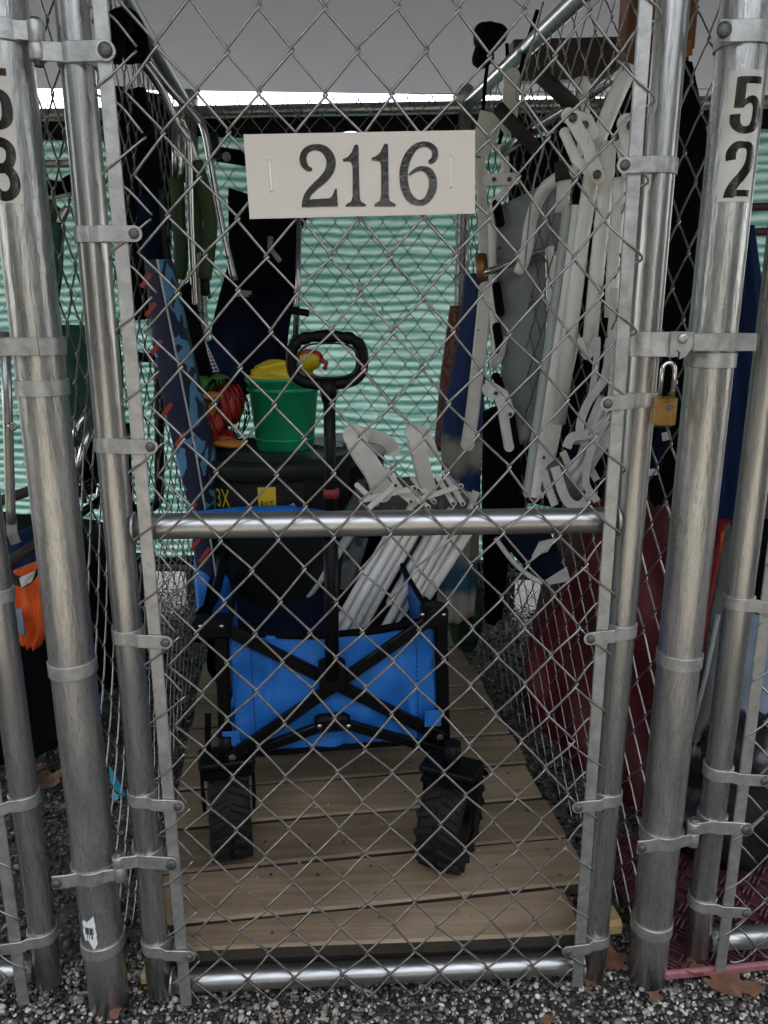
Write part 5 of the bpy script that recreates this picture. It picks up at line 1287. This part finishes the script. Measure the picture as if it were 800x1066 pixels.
rb = thing('red_shelf', 'dark red shelf rails in the neighbouring cage at right edge', 'shelf', tuple(at(800,240,1.2)))
mb = MB()
for v in (216,242): mb.bar([at(772,v,1.1), at(840,v-2,1.1)], .035, .02, (0,0,1))
for u in (776,838): mb.bar([at(u,205,1.12), Vector((at(u,205,1.12).x,1.12,.02))], .03, .02, (0,1,0))
mb.build_parts('shelf_rail', 'redbar', rb)
pf = thing('pale_blue_cloth', 'pale blue cloth behind the mesh of right neighbouring gate', 'cloth', tuple(at(790,720,.3)))
mb = MB(); drape(mb, [(780,640,.34),(772,690,.32),(762,740,.30)], [(812,650,.30),(808,700,.28),(800,760,.26)], .014, .008, .02, 12, 14, 2, 66); mb.build('cloth', 'palefab', pf)
of = thing('orange_tag', 'small orange cloth corner beside the neighbouring gate stile', 'cloth', tuple(at(758,570,.45)))
mb = MB(); drape(mb, [(752,555,.47),(750,590,.47)], [(766,550,.46),(760,600,.46)], .006, .003, .008, 6, 8, 1, 67, curve=False); mb.build('cloth', 'orange', of)
bgb = thing('black_bag', 'shiny black bin bag on the purple mat behind neighbouring gate', 'bin bag', (.82,.35,.02))
mb = MB(); vs = []
blob(mb, Vector((.86,.34,.20)), .17, .17, .22, 71, 26, 40)
rr = random.Random(3); dv = [(rr.gauss(0,1),rr.gauss(0,1),rr.gauss(0,1)) for _ in range(40)]
for i, v in enumerate(mb.v):
    d = (v-Vector((.86,.34,.20))); k = 0
    for a in dv: k += .004*math.sin(d.x*a[0]*28+d.y*a[1]*28+d.z*a[2]*28+a[0]*9)
    mb.v[i] = v+d.normalized()*k
mb.build('bag', 'bag', bgb)
bg2 = thing('black_heap', 'dark heap of black covers behind right neighbouring gate', 'covers', (.80,.75,0))
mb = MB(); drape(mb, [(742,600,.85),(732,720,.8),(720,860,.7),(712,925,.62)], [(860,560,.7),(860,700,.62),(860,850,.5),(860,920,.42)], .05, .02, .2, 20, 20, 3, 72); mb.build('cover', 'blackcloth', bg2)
# purple rubber mat
pm = thing('rubber_mat', 'purple perforated rubber doormat with pink edge on the gravel', 'doormat', (.75,.05,.012))
c0 = Vector((at(690,1006,0).x, -.012, .018)); mx = Vector((.9985,.055,0)); my = Vector((-.055,.9985,0))
mb = MB(); mb.box(c0+mx*.35+my*.18+Vector((0,0,-.004)), (.70,.36,.006), mx, my); mb.build('mat_base', 'mat', pm)
mb = MB(); s = 0
cell = .030
for i in range(24):
    for j in range(12):
        c = c0+mx*(cell*(i+.5))+my*(cell*(j+.5))+Vector((0,0,.004))
        d = (mx+my) if (i+j) % 2 else (mx-my); d = d.normalized(); e = Vector((-d.y,d.x,0))
        for k in (-1,0,1): mb.bar([c-d*.013+e*(k*.0085), c+d*.013+e*(k*.0085)], .0042, .007, (0,0,1), .2)
mb.build('mat_ribs', 'mat', pm)
mb = MB(); mb.bar([c0-mx*.006-my*.004, c0+mx*.70-my*.004], .010, .016, (0,0,1), .3); mb.build('mat_edge', 'pinkedge', pm)

# ------------------------------------------------------------------ left neighbour's cage
lcv = thing('black_cover', 'black cover hanging on far side of left fence behind green-padded chair', 'cover', tuple(at(150,200,1.4)))
mb = MB(); drape(mb, [(108,88,1.35),(112,160,1.35),(118,240,1.35),(126,335,1.35)], [(176,100,1.5),(180,170,1.5),(178,240,1.5),(172,330,1.5)], .02, .012, .02, 18, 24, 3.3, 98); mb.build('cloth', 'blackcloth', lcv)
lcw = thing('dark_chair_frame', 'dark folded chair with thin bars hanging in left neighbouring cage', 'folding chair', tuple(at(85,420,1.1)))
mb = MB(); drape(mb, [(62,395,1.05),(70,450,1.05),(76,520,1.0)], [(118,385,1.15),(124,450,1.15),(128,505,1.1)], .012, .010, .015, 12, 18, 2.2, 99); mb.build('sling', 'blackcloth', lcw)
for q in ([(66,400,1.0),(76,450,1.0),(88,524,.96)], [(116,380,1.06),(112,450,1.04),(100,530,1.0)]):
    mb = MB(); mb.tube(cr3(px(q), 5), .008, 10); mb.build('frame_tube', 'chrome', lcw)
gn = thing('green_folding_chair', 'dark green fabric folding chair behind the left post', 'folding chair', tuple(at(70,300,.8)))
mb = MB(); drape(mb, [(30,225,.86),(32,300,.84),(38,380,.82)], [(64,232,.80),(60,300,.78),(56,345,.78)], .012, .006, .02, 12, 20, 2, 81); mb.build('backrest', 'dgreen', gn)
mb = MB(); drape(mb, [(36,338,.80),(40,400,.78),(52,480,.74)], [(122,338,.86),(126,400,.84),(122,440,.80)], .012, .006, .02, 14, 18, 2, 82); mb.build('seat', 'dgreen', gn)
mb = MB(); mb.bar(px([(56,362,.76),(70,364,.76)]), .024, .003, (0,1,0)); mb.build('care_label', 'plate', gn)
for q in ([(70,470,.70),(84,440,.72),(97,418,.74)], [(78,505,.66),(86,470,.67),(96,440,.68)], [(66,520,.6),(108,495,.66)], [(70,545,.62),(110,516,.68)]):
    mb = MB(); mb.tube(px(q), .009, 10); mb.build('frame_tube', 'chrome' if q[0][1] < 510 else 'blacksteel', gn)
yo = thing('olive_hat', 'olive yellow cloth cap lying above the green chair', 'cloth', tuple(at(52,222,1.0)))
mb = MB(); blob(mb, at(52,222,1.0), .03, .03, .03, 83, 12, 18); mb.build('cloth', 'olive', yo)
mt = thing('metal_shelf', 'thin metal shelf edge with dark clutter behind left post', 'shelf', tuple(at(50,190,1.3)))
mb = MB(); mb.bar([at(0,213,1.2), at(76,202,1.25)], .008, .012, (0,0,1)); mb.bar([at(-10,172,1.3), at(78,170,1.3)], .020, .02, (0,0,1)); mb.build_parts('shelf_edge', 'galv_dull', mt)
mb = MB()
for u, v, s_, k in ((30,192,.06,1),(55,196,.05,2),(12,198,.06,3),(76,190,.03,4)): blob(mb, at(u,v,1.25), s_, .04, .02, 84+k, 8, 14)
mb.build_parts('clutter', 'blackcloth', mt)
cs = thing('curved_tube', 'short bright curved tube end beside the left gate stile', 'tube', tuple(at(66,226,.9)))
mb = MB(); mb.tube(cr3(px([(62,236,.9),(65,225,.9),(71,216,.9)]), 5), .010, 12); mb.build('tube', 'chrome', cs)
pl = thing('tent_pole', 'thin bare metal pole with flattened end left of the left post', 'pole', tuple(at(10,470,.15)))
mb = MB(); mb.tube(px([(5,345,.14),(8,430,.14),(11,530,.14),(12,545,.14)]), .0075, 14); mb.bar(px([(12,543,.14),(13,556,.138),(17,566,.135)]), .017, .004, (0,1,0)); mb.build('pole', 'galv', pl)
mb = MB(); mb.lathe(at(13,444,.13), [(.0055,0),(.0075,.001),(.0055,.002)], 14, (1,0,0), (0,0,1), (0,-1,0)); mb.build('button', 'chrome', pl)
for k, (q, lab_) in enumerate((([(-20,528,.5),(40,508,.55),(48,505,.55)], 'brown tube of a folded cot behind left post, upper'), ([(-10,600,.42),(20,578,.45),(52,558,.5)], 'brown tube of a folded cot behind left post, lower'))):
    t = thing('cot_tube', lab_, 'tube', tuple(at(*q[0]))); mb = MB(); mb.tube(px(q), .011, 12); mb.build('tube', 'foam', t)
tq = thing('teal_cloth', 'dark teal cloth showing above the orange towel', 'cloth', tuple(at(30,560,.6)))
mb = MB(); drape(mb, [(8,560,.6),(0,600,.58)], [(52,540,.62),(52,600,.58)], .01, .006, .02, 10, 10, 2, 88, curve=False); mb.build('cloth', 'navy2', tq)
ob = thing('orange_towel', 'bright orange towel with black and white bands hanging at left', 'towel', tuple(at(28,630,.42)))
mb = MB(); drape(mb, [(4,600,.44),(6,640,.43),(12,652,.43),(26,668,.42)], [(40,585,.44),(46,630,.42),(48,655,.42),(40,675,.42)], .02, .007, .02, 22, 26, 3, 89); mb.build('towel', 'orange', ob)
mb = MB(); drape(mb, [(2,592,.370),(8,606,.365),(22,612,.360)], [(6,582,.370),(14,598,.365),(24,602,.360)], .002, .002, .004, 6, 10, 1, 90); drape(mb, [(22,613,.360),(34,606,.362),(44,590,.366)], [(24,602,.360),(36,595,.362),(44,578,.366)], .002, .002, .004, 6, 10, 1, 91); mb.build_parts('black_band', 'terryblk', ob)
mb = MB(); drape(mb, [(20,602,.355),(22,612,.352)], [(37,594,.355),(33,606,.352)], .004, .002, .003, 8, 8, 1, 92, curve=False); mb.build('white_patch', 'terry', ob)
mb = MB(); drape(mb, [(8,634,.375),(10,647,.375),(22,660,.375)], [(22,634,.37),(24,646,.37),(27,662,.375)], .004, .003, .003, 10, 10, 2, 93, curve=False); mb.build('grey_patch', 'palefab', ob)
bh = thing('black_covers', 'black covered heap in the left neighbouring cage below screen', 'covers', (-.95,1.0,0))
mb = MB(); drape(mb, [(-60,560,1.1),(-60,660,1.0),(-60,760,.9)], [(96,572,1.35),(125,640,1.3),(122,760,1.15)], .06, .02, .3, 22, 20, 3, 94); mb.build('cover', 'blackcloth', bh)
bh2 = thing('black_bag', 'black soft bag under the orange towel at left edge', 'bag', (-.75,.5,0))
mb = MB(); drape(mb, [(-60,650,.55),(-60,700,.52),(-60,800,.45)], [(62,640,.62),(80,700,.6),(70,770,.55)], .06, .014, .12, 18, 16, 2, 95); mb.build('bag', 'blackcloth', bh2)
cg_ = thing('plastic_scrap', 'bright turquoise plastic scrap on gravel between post and gate stile', 'plastic scrap', tuple(atz(121,822,.02)))
mb = MB(); b = atz(121,828,.012); mb.prism([at(113,797,b.y+.03), at(119,806,b.y), at(126,818,b.y-.01), at(131,828,b.y-.01), at(124,831,b.y-.01), at(119,835,b.y-.01), at(116,820,b.y+.01)], (.1,1,.2), .003); mb.build('scrap', 'cyan', cg_)

# ------------------------------------------------------------------ dry leaves on the gravel
def leaf(u, v, size, rot, curl, label, shape=0, z=.012):
    c = atz(u, v, z); t = MB(); n = 14; rr = random.Random(u*7+v); vs = []; ring_ = []
    out = []
    for k in range(28):
        q = 2*math.pi*k/28
        if shape: rad = .55+.45*abs(math.cos(2.5*q))**.7
        else: rad = .62+.12*math.sin(5*q)
        out.append((rad*math.cos(q)*1.0, rad*math.sin(q)*(.62 if not shape else .9)))
    for lv in (1, .6, .25):
        for x, y in out:
            x, y = x*lv, y*lv; zz = curl*(y*y*1.1+x*x*.4)+.06*math.sin(6*x+rr.uniform(0,.4))
            X = x*math.cos(rot)-y*math.sin(rot); Y = x*math.sin(rot)+y*math.cos(rot); vs.append(c+Vector((X,Y,zz))*size)
    m = 28; fs = [[l*m+k, l*m+(k+1)%m, (l+1)*m+(k+1)%m, (l+1)*m+k] for l in range(2) for k in range(m)]; fs.append([2*m+k for k in range(m)])
    t.add(vs, fs); t.add([p-Vector((0,0,.0008)) for p in vs], [f[::-1] for f in fs])
    a = c+Vector((math.cos(rot),math.sin(rot),0))*size*.9
    t.tube([c, a.lerp(c,.3)+Vector((0,0,.003)), a+Vector((0,0,.004))], .0009, 5)
    o = t.build('dry_leaf', 'leaf', None, loc=c); tag(o, label, 'leaf', 'dry leaves on the gravel')
leaf(640,968,.035,1.2,.9,'curled brown leaf upright between the right stile and 52 post',0,.03)
leaf(636,1000,.034,.2,.3,'flat brown leaf at the foot of the right gate stile',1)
leaf(612,1018,.03,2.2,.4,'brown leaf on gravel under the right end of bottom rail',0)
leaf(682,1038,.022,.7,.4,'small brown leaf on gravel below the 52 post')
leaf(757,1024,.042,-.4,.25,'large lobed brown leaf lying below the purple mat',1)
leaf(785,1030,.034,.5,.3,'brown leaf at right photo edge below the purple mat')
leaf(722,1010,.022,2.6,.5,'small curled leaf against the pink edge of mat',1,.02)
leaf(226,1028,.03,.4,.4,'pale brown leaf below the left end of bottom rail')
leaf(120,1055,.022,1.4,.3,'small tan leaf below the foot of left post')
leaf(40,800,.04,.3,.5,'reddish brown leaf behind the left gate stile, upper')
leaf(48,815,.05,2.0,.4,'reddish brown leaf behind the left gate stile, lower',1)
leaf(66,782,.04,1.1,.5,'reddish leaf farther back beside the left post')
leaf(66,840,.03,.2,.3,'brown leaf beside left post near the middle of gravel strip')
leaf(570,1062,.02,.2,.3,'tiny brown leaf at the bottom edge right of centre')
